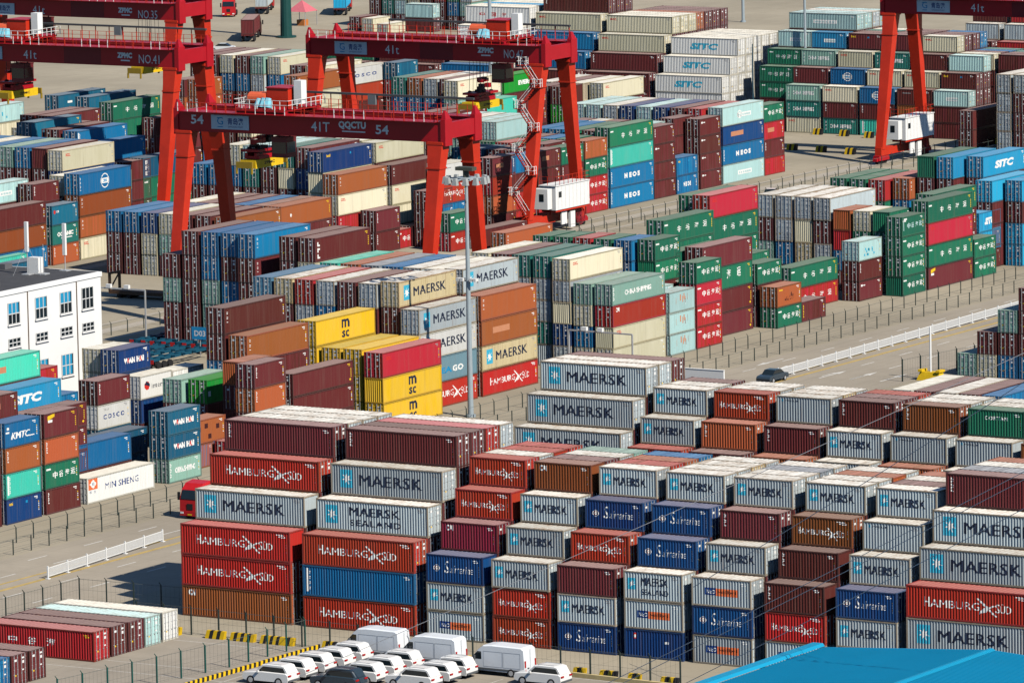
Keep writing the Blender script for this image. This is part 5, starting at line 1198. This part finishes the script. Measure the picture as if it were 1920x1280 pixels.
gantry('red gantry crane marked NO.47 with zigzag stairs and white cabin',-160.3,-121.3,266.4,23.45,[('41t',-147.3,24.0,2.3,1.2,'W',.0),('ZPMC',-132.2,24.6,2.6,.8,'W',.07),('#',-131.6,24.2,1.5,.18,'W',0),('NO.47',-127.9,24.0,3.1,1.2,'W',0)],(-155.6,-150.3,23.75),(-141.6,-136.2),-131.6,(-134.4,16.6),1,1)
gantry('red gantry crane marked NO.41 at the left edge, behind crane 54',-199.0,-159.6,233.6,24.6,[('41t',-185.4,25.0,2.2,1.2,'W',0),('ZPMC',-169.7,25.6,2.5,.8,'W',.07),('#',-169.1,25.2,1.5,.18,'W',0),('NO.41',-166.1,25.0,3.4,1.2,'W',0)],(-194.3,-189.,24.8),(-178.6,-172.4),-189.3,(-189.5,19.3),None,None)
gantry('red gantry crane marked NO.35 at the top left, farthest',-237.5,-198.,290.,25.1,[('41t',-224.3,25.3,2.2,1.2,'W',0),('ZPMC',-208.9,25.9,2.5,.8,'W',.07),('#',-208.3,25.5,1.5,.18,'W',0),('NO.35',-205.3,25.2,3.4,1.2,'W',0)],(-232.8,-227.6,25.0),(-217.4,-211.4),-226.,(-206.4,17.0),None,None)
gantry('red gantry crane at the top right with white cabin on its sill beam',-121.4,-81.9,363.4,22.35,[('41t',-106.3,22.9,2.2,1.2,'W',0)],(-115.3,-109.8,22.65),(-99.5,-94),-92.,None,-1,None)
# ------------------------------------------------------------------ lamp masts and poles
POLE=plain('mast grey paint',(.34,.4,.43),.45,.1,.08)
def mast(label,x,y,h,r=.42,head=True,mat=POLE,mid=None):
    root=empty('light_mast',(x,y,0)); tag(root,label,'light mast')
    g=MB(); g.cyl((0,0,0),(0,0,h),r,r*.55,14); g.cyl((0,0,0),(0,0,.3),r*1.7,None,14); g.obj('mast',[mat],root)
    if head:
        g=MB(); g.cyl((0,0,h-.1),(0,0,h+.15),1.1,None,12); g.cyl((0,0,h+.15),(0,0,h+.9),.35,None,8,1); g.box(-1.1,1.1,-.5,.5,h+.9,h+1.3,1)
        for i in range(8):
            a=6.2832*i/8; g.bar((math.cos(a)*.4,math.sin(a)*.4,h),(math.cos(a)*2.2,math.sin(a)*2.2,h),.12)
        ring=g.obj('lamp_ring',[POLE,plain('mast motor dark',(.07,.075,.06),.6)],root)
        for i in range(12):
            a=6.2832*i/12; c,s=math.cos(a),math.sin(a); l=MB(); p=Vector((c*2.3,s*2.3,h)); l.hexa([p+Vector((-.32,-.28,-.55)),p+Vector((.32,-.28,-.55)),p+Vector((.32,.28,-.55)),p+Vector((-.32,.28,-.55)),p+Vector((-.18,-.2,.25)),p+Vector((.18,-.2,.25)),p+Vector((.18,.2,.25)),p+Vector((-.18,.2,.25))]); l.obj('floodlight',[plain('lamp housing grey',(.42,.44,.43),.4,.2)],root)
    if mid:
        g=MB(); g.bar((-1.1,0,mid),(1.1,0,mid),.12); 
        for x0 in (-1.1,-.6,.6,1.1): g.box(x0-.2,x0+.2,-.5,.1,mid,mid+.35); 
        g.obj('camera_bracket',[plain('white camera',(.7,.7,.68),.5)],root)
    return root
mast('tall grey light mast with floodlight ring, in front of the star lettered containers',-41.4,117.6,26.8,.34,True,POLE,15.3)
mast('grey mast beside the vivid green container below crane NO.47 girder',-172.,334.,34,.4,False)
mast('grey mast standing before the pale aqua containers at the top right',-156.2,402.6,34,.27,False)
mast('dark slim mast against the white stacked containers at the upper right',-159.2,391,14,.17,False,plain('mast dark paint',(.02,.06,.09),.5))
mast('thin grey mast on open concrete at the top edge, right of the cream stacks',-257.2,561,28,.3,False)
mast('dark green column with wide base on the far concrete at top left',-322.1,505,30,1.1,False,plain('dark green paint',(.01,.06,.055),.5))
def gate(label,pts,z,drop,lights=2):
    root=empty('sign_gantry',(pts[0][0],pts[0][1],0)); tag(root,label,'gantry frame'); o=Vector((*pts[0],0)); g=MB()
    a=Vector((*pts[0],z))-o; b=Vector((*pts[1],z))-o; g.bar(a,b,.16)
    for k,d in enumerate(drop):
        if d: q=(a,b)[k]; g.bar(Vector((q.x,q.y,0)),q,.16)
    g.obj('frame',[STEEL],root)
    for i in range(lights):
        q=a+(b-a)*(.25+.25*i); l=MB(); l.box(q.x-.35,q.x+.35,q.y-.2,q.y+.2,z+.05,z+.5); l.obj('lamp',[WHITE],root)
gate('thin grey frame gate over the lane below the pale sea-green container',[(-45.2,145.4),(-36.4,144.9)],6.1,(1,1))
gate('thin grey arm with lamps over the fence right of the white building',[(-118.5,150.),(-108.,150.2)],6.9,(0,1),3)
# ------------------------------------------------------------------ white building
WALLM=plain('white render wall',(.80,.80,.79),.7,0,.04,.3); ROOFM=plain('dark roof felt',(.06,.06,.065),.85,0,.2,.5); BLIND=plain('blue window blind',(.02,.28,.5),.35,0,.08); FRAMEW=plain('window frame white',(.65,.66,.66),.5)
bx0,bx1,by0,by1,bz=-103.,-82.,40.,104.2,15.9
root=empty('office_building',(bx1,by1,0)); tag(root,'white three storey office building with dark flat roof and blue window blinds','building')
g=MB(); g.box(bx0-bx1,0,by0-by1,0,0,bz-.5,0); g.box(bx0-bx1,.12,by0-by1,.12,bz-.5,bz-.002,0)
for y in (-4.8,-14.2,-24): g.box(.0,.09,y-.05,y+.05,0,bz-.5,1)
wo=g.obj('wall',[WALLM,plain('rain pipe brown',(.16,.11,.08),.6)],root)
g=MB(); g.box(bx0-bx1+.3,-.3,by0-by1+.3,-.3,bz-.001,bz+.03,0); ro=g.obj('roof',[ROOFM],root)
rn=random.Random(8)
for i,(x,y,w,d,h) in enumerate(((-8,-12,1.6,1.2,.6),(-6,-22,2.4,.9,.35),(-11,-7,1.,1.,1.1),(-4,-16,1.2,.6,.5),(-12,-3.,.9,1.4,.6))):
    g=MB(); g.box(x,x+w,y,y+d,bz+.03,bz+.03+h); g.obj('roof_unit',[plain('roof unit grey',(.12,.12,.13),.6)],ro)
g=MB(); g.box(-6.4,-5.,-5.,-4.,bz+.03,bz+1.9); g.obj('roof_hatch',[WHITE],ro)
for k,(y,w,z,h,blind) in enumerate([(-2.7, 2.2, 12.05, 2.4, 0), (-2.7, 2.2, 9.5, 0.95, 0), (-2.7, 2.2, 5.0, 2.4, 1), (-6.9, 2.2, 12.05, 2.4, 1), (-6.9, 2.2, 9.5, 0.95, 0), (-6.9, 2.2, 5.0, 2.4, 2), (-11.65, 2.2, 12.05, 2.4, 1), (-11.65, 2.2, 9.5, 0.95, 0), (-11.65, 2.2, 5.0, 2.4, 1), (-16.85, 2.2, 12.05, 2.4, 1), (-16.85, 2.2, 9.5, 0.95, 0), (-16.85, 2.2, 5.0, 2.4, 1), (-22, 2.2, 12.05, 2.4, 1), (-22, 2.2, 9.5, 0.95, 0), (-22, 2.2, 5.0, 2.4, 1), (-27, 2.2, 12.05, 2.4, 1), (-27, 2.2, 9.5, 0.95, 0), (-27, 2.2, 5.0, 2.4, 1)]):
    g=MB(); w2=w/2
    g.box(.0,.025,y-w2,y+w2,z,z+h,0)
    if blind: g.box(.025,.035,y-w2,y+w2-.1*w,z+(h*.5 if blind==1 else .1),z+h,2)
    for i in range(4): yy=y-w2+i*w/3; g.box(.035,.075,yy-.05,yy+.05,z,z+h,1)
    for zz in (z,z+h*.48,z+h): g.box(.035,.07,y-w2,y+w2,zz-.05,zz+.05,1)
    g.box(.0,.2,y-w2-.15,y+w2+.15,z-.17,z-.06,3)
    g.obj('window',[GLASS,FRAMEW,BLIND,WALLM],wo)
def antenna(label,x,y,z,h,panel=None,guy=True):
    g=MB(); g.cyl((0,0,0),(0,0,h),.06,.03,8)
    if guy:
        for a in (0,2.1,4.2): g.bar((0,0,h*.6),(math.cos(a)*1.8,math.sin(a)*1.8,0),.025)
    g.box(-.5,.5,-.5,.5,0,.12)
    if panel: g.box(-.2,.2,-.18,.12,panel[0],panel[1],1)
    o=g.obj('antenna',[STEEL,WHITE],None,(x,y,z)); tag(o,label,'antenna','antennas on the white building')
antenna('thin guyed antenna with white box on top, leftmost on the office roof',-88,84,bz+.03,6.2,(5.2,6.4))
antenna('antenna with a long white panel on the office roof, second from left',-88,98.5,bz+.03,6.,(2.6,6.))
antenna('bare thin rod antenna on the office roof',-86.5,99.5,bz+.03,3.4,None,False)
antenna('antenna with tall white panel near the roof corner, rightmost',-86,103,bz+.03,5.4,(1.8,5.4),False)
# ------------------------------------------------------------------ blue hall at bottom right
HALL=plain('blue metal roofing',(.004,.235,.44),.4,0,.05,.2,.35); HALL2=plain('blue metal flashing',(.008,.29,.5),.4,0,.05,.2,.35)
root=empty('blue_hall',(77,-16.4,0)); tag(root,'large low hall with bright blue metal gable roof at the bottom right corner','building')
ex,rx,ez,rz_=0.4,16.4,6.0,7.05; L=70
g=MB(); g.box(.9,31.5,-L,-.6,0,5.7); g.obj('wall',[WALLM],root)
g=MB(); n=int(L/1.0)
g.hexa([(ex,-L,ez-.12),(rx,-L,rz_-.12),(rx,0,rz_-.12),(ex,0,ez-.12),(ex,-L,ez),(rx,-L,rz_),(rx,0,rz_),(ex,0,ez)])
g.hexa([(rx,-L,rz_-.12),(2*rx-ex,-L,ez-.12),(2*rx-ex,0,ez-.12),(rx,0,rz_-.12),(rx,-L,rz_),(2*rx-ex,-L,ez),(2*rx-ex,0,ez),(rx,0,rz_)])
for i in range(int(L/.45)):
    y=-L+.2+i*.45; g.hexa([(ex,y,ez+.001),(rx-.3,y,rz_-.018),(rx-.3,y+.06,rz_-.018),(ex,y+.06,ez+.001),(ex,y+.015,ez+.045),(rx-.3,y+.015,rz_+.027),(rx-.3,y+.045,rz_+.027),(ex,y+.045,ez+.045)])
    g.hexa([(rx+.3,y,rz_-.018),(2*rx-ex,y,ez+.001),(2*rx-ex,y+.06,ez+.001),(rx+.3,y+.06,rz_-.018),(rx+.3,y+.015,rz_+.027),(2*rx-ex,y+.015,ez+.045),(2*rx-ex,y+.045,ez+.045),(rx+.3,y+.045,rz_+.027)])
ro=g.obj('roof',[HALL],root)
g=MB(); g.hexa([(-.75,-L,ez+.02),(ex,-L,ez+.06),(ex,.1,ez+.06),(-.75,.1,ez+.02),(-.75,-L,ez+.3),(ex-.2,-L,ez+.3),(ex-.2,.1,ez+.3),(-.75,.1,ez+.3)]); g.obj('gutter',[HALL2],ro)
g=MB()
for i in range(int(L/.3)):
    y=-L+i*.3; g.hexa([(rx-.45,y,rz_-.0),(rx+.45,y,rz_-.0),(rx+.45,y+.26,rz_-.0),(rx-.45,y+.26,rz_-.0),(rx-.12,y,rz_+.16),(rx+.12,y,rz_+.16),(rx+.12,y+.26,rz_+.16),(rx-.12,y+.26,rz_+.16)])
g.obj('ridge_cap',[HALL2],ro)
# ------------------------------------------------------------------ vehicles
def lathe_profile(g,prof,ys,m=0):
    """loft of (x,z) outlines at several y stations"""
    k=len(g.V); n=len(prof[0])
    for P,y in zip(prof,ys): g.V+=[(x,y,z) for x,z in P]
    for a in range(len(ys)-1):
        for i in range(n):
            j=(i+1)%n; g.F.append((k+a*n+i,k+a*n+j,k+(a+1)*n+j,k+(a+1)*n+i)); g.M.append(m)
    g.F.append(tuple(k+i for i in range(n))); g.M.append(m); g.F.append(tuple(k+(len(ys)-1)*n+i for i in range(n))[::-1]); g.M.append(m)
CARW=plain('white car paint',(.80,.80,.78),.22,0,.02,1,.5); CARD=plain('dark car paint',(.03,.05,.07),.2,0,.05,1,.5); VANW=plain('white van paint',(.78,.82,.86),.28,0,.02,1,.5); TAIL=plain('red tail lamp',(.45,.01,.012),.3); PLAST=plain('grey plastic',(.1,.11,.12),.6)
def wheel(parent,x,y,r=.38,w=.26):
    g=MB(); g.cyl((x,y-w/2,r),(x,y+w/2,r),r,None,18); wo=g.obj('wheel',[DARK],parent); h=MB(); h.cyl((x,y-w/2-.012,r),(x,y+w/2+.012,r),r*.62,None,14); h.obj('rim',[STEEL],wo)
def suv(label,x,y,body=CARW,group='white SUVs parked in rows'):
    """rear bumper at local x=0, nose at x=-4.95, near side at y=0"""
    root=empty('parked_car',(x,y,0)); tag(root,label,'car',group)
    w=1.95
    low=[(-4.85,.42),(-4.92,.7),(-4.8,.98),(-3.55,1.14),(-2.75,1.2),(-.25,1.18),(-.05,1.05),(0,.6),(-.12,.36),(-4.6,.34)]
    inn=lambda P,d:[(a*(1-.012*d)-.02*d,b-.03*d if b>1 else b) for a,b in P]
    g=MB(); lathe_profile(g,[inn(low,2),low,low,inn(low,2)],[0.0,.14,w-.14,w]); bo=g.obj('body',[body],root)
    up0=[(-3.6,1.12),(-2.85,1.78),(-2.3,1.86),(-.75,1.84),(-.42,1.76),(-.1,1.14)]
    up1=[(-3.5,1.12),(-2.8,1.72),(-2.3,1.8),(-.8,1.78),(-.5,1.7),(-.14,1.14)]
    g=MB(); lathe_profile(g,[up1,up0,up0,up1],[.16,.3,w-.3,w-.16]); g.obj('cabin',[body],root)
    g=MB(); g.poly([(-3.3,.125,1.16),(-.35,.125,1.16),(-.62,.15,1.62),(-2.72,.15,1.64)]); g.obj('side_window',[GLASS],root)
    g=MB(); g.poly([(-3.3,w-.125,1.16),(-.35,w-.125,1.16),(-.62,w-.15,1.62),(-2.72,w-.15,1.64)]); g.obj('side_window',[GLASS],root)
    g=MB(); g.poly([(-.13,.32,1.2),(-.13,w-.32,1.2),(-.42,w-.38,1.68),(-.42,.38,1.68)]); g.obj('rear_window',[GLASS],root)
    g=MB(); g.poly([(-3.53,.32,1.2),(-3.53,w-.32,1.2),(-2.92,w-.38,1.73),(-2.92,.38,1.73)]); g.obj('windscreen',[GLASS],root)
    for y0 in (.06,w-.5): g=MB(); g.box(-.12,.03,y0,y0+.44,.88,1.02); g.obj('tail_light',[TAIL],root)
    g=MB(); g.box(-.3,.04,.12,w-.12,.4,.56); g.obj('bumper',[PLAST],root)
    for y0 in (.34,w-.4): g=MB(); g.bar((-2.5,y0,1.87),(-.9,y0,1.86),.05); g.obj('roof_rail',[STEEL],root)
    for xx in (-3.95,-1.02):
        for yy in (.1,w-.1): wheel(root,xx,yy)
    for yy in (-.12,w+.12): g=MB(); g.box(-3.2,-3.02,yy-.1,yy+.1,1.12,1.3); g.obj('mirror',[body],root)
    return root
names=['first','second','third','fourth','fifth']
for i,(x,y) in enumerate([(29.05,-14.1),(29.05,-17.0),(28.75,-19.7),(28.65,-22.6),(28.7,-25.6)]): suv('white SUV in the left parked column, %s down from the vans'%names[i],x,y)
for i,(x,y) in enumerate([(35.2,-15.3),(35.3,-18.5),(35.4,-21.6)]): suv('white SUV in the middle parked column, %s down from the vans'%names[i],x,y)
suv('dark SUV at the bottom edge among white SUVs, lowest in the middle column',35.2,-24.7,CARD,'dark cars')
for i,(x,y) in enumerate([(41.1,-15.8),(41.1,-18.6),(41.0,-21.5)]): suv('white SUV in the right parked column, %s down from the rightmost van'%names[i],x,y)
suv('white SUV roof just showing at the bottom edge right of the vans',50.6,-15.5)
def van(label,x,y):
    root=empty('delivery_van',(x,y,0)); tag(root,label,'van','white delivery vans'); w=2.02; L=6.6
    P=[(-L+.05,.45),(-L-.02,.85),(-L+.2,1.12),(-L+1.0,1.36),(-L+1.75,2.25),(-L+2.3,2.66),(-L+3.2,2.74),(-.35,2.7),(-.1,2.55),(0,1.2),(0,.5),(-.2,.4)]
    Q=[(a*.995-.02,b-.08 if b>2 else b) for a,b in P]
    g=MB(); lathe_profile(g,[Q,P,P,Q],[0,.16,w-.16,w]); bo=g.obj('body',[VANW],root)
    g=MB(); g.poly([(-L+1.02,-.006,1.42),(-L+2.15,-.006,1.42),(-L+2.15,-.006,2.1),(-L+1.75,-.006,2.12)]); g.obj('side_window',[GLASS],root)
    g=MB(); g.poly([(-L+1.02,.25,1.42),(-L+1.02,w-.25,1.42),(-L+1.72,w-.3,2.24),(-L+1.72,.3,2.24)]); 
    for i in range(len(g.V)): a=g.V[i]; g.V[i]=(a[0]-.03,a[1],a[2]+.02)
    g.obj('windscreen',[GLASS],root)
    g=MB(); 
    for xa,xb in ((-L+2.35,-L+4.3),(-L+4.4,-.45)):
        for z in (.8,2.15): g.box(xa,xb,-.012,.0,z,z+.025)
        for xx in (xa,xb): g.box(xx,xx+.025,-.012,0,.8,2.15)
    g.obj('panel_line',[plain('van seam grey',(.4,.43,.47),.5)],root)
    g=MB(); g.box(-L+.9,-.5,-.02,.01,.5,.68); g.obj('side_strip',[PLAST],root)
    for y0 in (.06,w-.26): g=MB(); g.box(-.02,.03,y0,y0+.2,.95,1.55); g.obj('tail_light',[TAIL],root)
    g=MB(); g.box(-.1,.06,.1,w-.1,.42,.6); g.box(-.005,.01,w/2-.01,w/2+.01,.6,2.5); g.box(.0,.03,w/2-.5,w/2-.2,.75,.9); g.obj('bumper',[PLAST],root)
    for xx in (-L+1.15,-1.4):
        for yy in (.1,w-.1): wheel(root,xx,yy,.37,.26)
    for yy in (-.22,w+.04): g=MB(); g.box(-L+1.4,-L+1.55,yy,yy+.18,1.35,1.75); g.obj('mirror',[PLAST],root)
van('white high-roof panel van, leftmost of three',30.9,-11.0); van('white high-roof panel van, middle of three',37.5,-11.9); van('white high-roof panel van, rightmost of three, wheels showing',45.4,-13.1)
def sedan(label,x,y,rz,body=CARD,group=None):
    root=empty('car',(x,y,0),rz); tag(root,label,'car',group); w=1.8
    P=[(-2.25,.35),(-2.3,.6),(-2.1,.82),(-1.1,.95),(1.5,.96),(2.15,.86),(2.25,.55),(2.15,.33)]
    g=MB(); lathe_profile(g,[P,P],[-w/2,w/2]); g.obj('body',[body],root)
    U=[(-1.3,.93),(-.6,1.4),(.7,1.42),(1.5,.95)]
    g=MB(); lathe_profile(g,[U,U],[-w/2+.18,w/2-.18]); g.obj('cabin',[GLASS],root)
    g=MB(); g.poly([(-.55,-w/2+.2,1.425),(.68,-w/2+.2,1.435),(.68,w/2-.2,1.435),(-.55,w/2-.2,1.425)]); g.obj('roof',[body],root)
    for xx in (-1.4,1.35):
        for yy in (-w/2+.08,w/2-.08): wheel(root,xx,yy,.32,.2)
sedan('dark car at the near end of the long white road barrier',-24.0,155.6,math.pi/2)
sedan('white car parked beyond the white topped grey stacks, left of two',-113.5,315,math.pi/2+.3,CARW,'white cars by the crane track'); sedan('white car parked beyond the white topped grey stacks, right of two',-108.2,321,math.pi/2+.3,CARW,'white cars by the crane track')
sedan('small white car on far concrete beside the leg of crane NO.35',-318,478,.3,CARW)
TRED=plain('truck red paint',(.5,.015,.02),.35)
def truck(label,x,y,rz,load=None,cab=TRED,group='trucks on the roads',trailer=True):
    """nose at local y=0 facing -Y; trailer behind"""
    root=empty('truck',(x,y,0),rz); tag(root,label,'truck',group)
    g=MB(); g.hexa([(-1.25,0,.5),(1.25,0,.5),(1.25,2.3,.5),(-1.25,2.3,.5),(-1.25,.05,2.0),(1.25,.05,2.0),(1.25,2.3,2.0),(-1.25,2.3,2.0)]); g.hexa([(-1.25,.05,2.0),(1.25,.05,2.0),(1.25,2.3,2.0),(-1.25,2.3,2.0),(-1.15,.35,3.0),(1.15,.35,3.0),(1.2,2.3,3.1),(-1.2,2.3,3.1)]); g.hexa([(-1.15,.35,3.0),(1.15,.35,3.0),(1.2,2.3,3.1),(-1.2,2.3,3.1),(-1.05,.9,3.6),(1.05,.9,3.6),(1.15,2.3,3.75),(-1.15,2.3,3.75)]); co=g.obj('cab',[cab],root)
    g=MB(); g.poly([(-1.12,.03,2.05),(1.12,.03,2.05),(1.05,.3,2.95),(-1.05,.3,2.95)])
    for i in range(4): a=g.V[i]; g.V[i]=(a[0],a[1]-.02,a[2])
    g.obj('windscreen',[GLASS],co)
    for s in (-1,1): g=MB(); g.poly([(s*1.255,.4,2.1),(s*1.255,1.4,2.1),(s*1.2,1.4,2.85),(s*1.19,.6,2.85)]); g.obj('side_window',[GLASS],co); h=MB(); h.box(s*1.45-.12,s*1.45+.12,.1,.3,1.9,2.7); h.obj('mirror',[BLACK],co)
    g=MB(); g.box(-1.2,1.2,-.06,.2,.35,.85); g.obj('bumper',[cab],co)
    for s in (-1,1): g=MB(); g.box(s*.95-.2,s*.95+.2,-.08,-.05,.55,.75); g.obj('headlight',[WHITE],co)
    g=MB(); g.box(-.35,.35,-.03,0,1.0,1.6); g.box(-.25,.25,-.075,-.06,.42,.56,1); g.obj('grille',[BLACK,YEL],co)
    g=MB(); g.box(-.5,.5,2.3,6.2,.7,1.0); 
    if trailer:
        for s in (-.6,.6): g.box(s-.1,s+.1,3.,15.5,1.05,1.4)
        for y0 in (3.2,6,9,12,15.2): g.box(-1.2,1.2,y0,y0+.2,1.15,1.4)
    g.obj('chassis',[plain('chassis dark red',(.12,.02,.02),.6)],root)
    for yy in ((1.2,4.6,5.7,12.2,13.4,14.6) if trailer else (1.2,4.6,5.7)):
        for s in (-1,1):
            w=MB(); w.cyl((s*1.05-.15,yy,.5),(s*1.05+.15,yy,.5),.5,None,14); w.obj('wheel',[DARK],root)
    if load:
        o=link('shipping_container',MBODY[(40,1)]); o.parent=None
        o.matrix_world=Matrix.Translation((x,y,0))@Matrix.Rotation(rz,4,'Z')@Matrix.Translation((1.22,3.1,1.41))@Matrix.Rotation(math.pi/2,4,'Z')
        o.scale=(1,1,2.7); setm(o,0,M('w',load[0])); setm(o,1,M('r',load[0])); tag(o,load[1],'shipping container','containers carried on trucks')
        f=link('frame',MFRAME[40],o); setm(f,0,M('f',load[0]))
        for s in (0,1): d=link('door',MDOOR[(s,1)],o); setm(d,0,M('w',load[0]))
truck('red truck cab facing the camera at the left end of the nearest block',-30.4,45.8,0,None,TRED)
truck('red truck facing the camera on the far concrete at the top left',-356.5,537,.5,None,TRED,trailer=False)
truck('red trailer truck carrying a cream container seen from behind at the top',-361,557.5,math.pi+.5,('s','silver container on the trailer truck at the very top, second truck from left'))
truck('truck carrying a maroon container seen from behind on the far concrete',-331,508,math.pi+.5,('m','maroon container with white roof edge carried on the far truck'))
truck('blue loaded truck in shadow at the top edge left of the teal stacks',-345,560.5,math.pi+.5,('k','bright blue container on the truck at the top edge in shadow'))
truck('red truck half hidden under crane NO.35 girder, left of two',-372,478,.3,None,TRED,trailer=False); truck('red truck half hidden under crane NO.35 girder, right of two',-364,484,.3,None,TRED,trailer=False)
# ------------------------------------------------------------------ chassis park, flat racks, far booth, cabin
TBLUE=plain('trailer blue paint',(.008,.075,.13),.5,0,.15); TRR=plain('trailer red end',(.5,.02,.02),.5)
def chassis(label,x,y,rz):
    root=empty('trailer_chassis',(x,y,0),rz); tag(root,label,'trailer','blue container trailers parked together')
    g=MB()
    for s in (-.5,.5): g.box(s-.09,s+.09,0,12.2,.95,1.3)
    for y0 in (0,2.2,4.4,6.6,8.8,11.9): g.box(-1.2,1.2,y0,y0+.22,1.1,1.32)
    g.obj('frame',[TBLUE],root)
    for s in (-.85,.85): h=MB(); h.box(s-.3,s+.3,-.04,.0,.8,1.28); h.obj('rear_light',[TRR],root)
    for yy in (1.2,2.4,3.6):
        for s in (-1,1): w=MB(); w.cyl((s-.15,yy,.48),(s+.15,yy,.48),.48,None,12); w.obj('wheel',[DARK],root)
k=0
for r,(y0,n) in enumerate(((133.,4),(147.,4))):
    for i in range(n): 
        k+=1; chassis('blue container trailer with red rear plate, %s from left, %s trailer row'%(['first','second','third','fourth'][i],['nearer','farther'][r]),-105.2+3.0*i+r*.6-(2.5 if r else 0),y0,0)
g=MB(); g.bar((0,0,0),(0,0,2.2),.08,None,1); g.box(-1.2,1.2,-.05,.05,2.0,3.5,0); sg=g.obj('bay_sign',[plain('sign blue',(.02,.27,.55),.5),STEEL],None,(-97.2,146.,0)); tag(sg,'blue bay sign with white number standing over the blue trailers','sign')
t=MB(); v,f=text_polys('D03',.02); t.V+=[(-.8+p*1.6,-.06,2.4+q*.7) for p,q in v]; t.F+=f; t.M+=[0]*len(f); t.obj('lettering',[WHITE],sg)
RK=plain('rack brown steel',(.09,.05,.03),.6,0,.3)
def rack(label,x,y):
    root=empty('flat_rack',(x,y,0)); tag(root,label,'flat rack','steel flat racks on the shaded concrete')
    g=MB(); g.box(0,11.5,0,2.4,.5,.95); g.obj('base',[RK],root)
    for xx in (0,11.2):
        g=MB(); g.bar((xx+.15,.1,.9),(xx+.15,.1,3.2),.28); g.bar((xx+.15,2.3,.9),(xx+.15,2.3,3.2),.28); g.bar((xx+.15,.1,3.1),(xx+.15,2.3,3.1),.25); g.bar((xx+.15,.1,1.),(xx+.15,2.3,3.),.15); g.obj('end_frame',[RK],root)
    g=MB(); 
    for xx in (1.5,3.,8.5,10.): g.cyl((xx,.1,.3),(xx,2.3,.3),.3,None,10)
    g.obj('wheel',[DARK],root)
rack('rusty steel flat rack frame on shaded concrete right of the office, nearer',-139,186.5); rack('rusty steel flat rack frame on shaded concrete right of the office, farther',-132,190.5)
g=MB(); g.box(0,5.1,0,.25,0,1.75); g.box(-.04,5.14,-.04,.29,1.75,1.82); tag(g.obj('white_wall',[WHITE],None,(-32.4,150,0)),'low white wall panel on the road behind the second block','wall panel')
root=empty('canopy_booth',(-333,527,0)); root.scale=(.7,.7,.85); tag(root,'small booth with pink pyramid canopy beside the dark green column','booth'); g=MB()
P=[(-3,-3,3.2),(3,-3,3.2),(3,3,3.2),(-3,3,3.2)]
for i in range(4): g.poly([P[i],P[(i+1)%4],(0,0,5.6)])
g.obj('canopy',[plain('pink canopy',(.55,.14,.17),.7)],root)
for p in P: g=MB(); g.bar((p[0]*.93,p[1]*.93,0),(p[0]*.93,p[1]*.93,3.2),.14); g.obj('post',[STEEL],root)
g=MB(); g.box(-1.2,1.2,-1,1,0,1.3); g.obj('counter',[plain('orange counter',(.6,.2,.05),.6)],root)
# overhead wires crossing the foreground
def px(u,v,d): 
    q=_f+_r*((u-960)/12264.4)-_u*((v-640)/12264.4); return CAMLOC+q*d
WIREM=plain('aluminium wire',(.75,.72,.7),.6)
for i,(a,b) in enumerate((((560,1268),(2080,588)),((1000,1348),(2080,800)),((1012,1356),(2080,815)),((1060,1392),(2080,868)),((1300,1100),(2080,612)))):
    A=px(*a,575); B=px(*b,520); g=MB(); n=16; last=None
    for k in range(n+1):
        f=k/n; p=A.lerp(B,f)+Vector((0,0,-.25*4*f*(1-f)))
        if last is not None: g.bar(last,p,.05)
        last=p
    o=g.obj('overhead_wire',[WIREM]); tag(o,'thin overhead wire slanting across the nearest containers, %s'%(['uppermost and longest','second from top','third from top','lowest near the blue roof','faint one at the right edge'][i]),'wire','overhead wires')
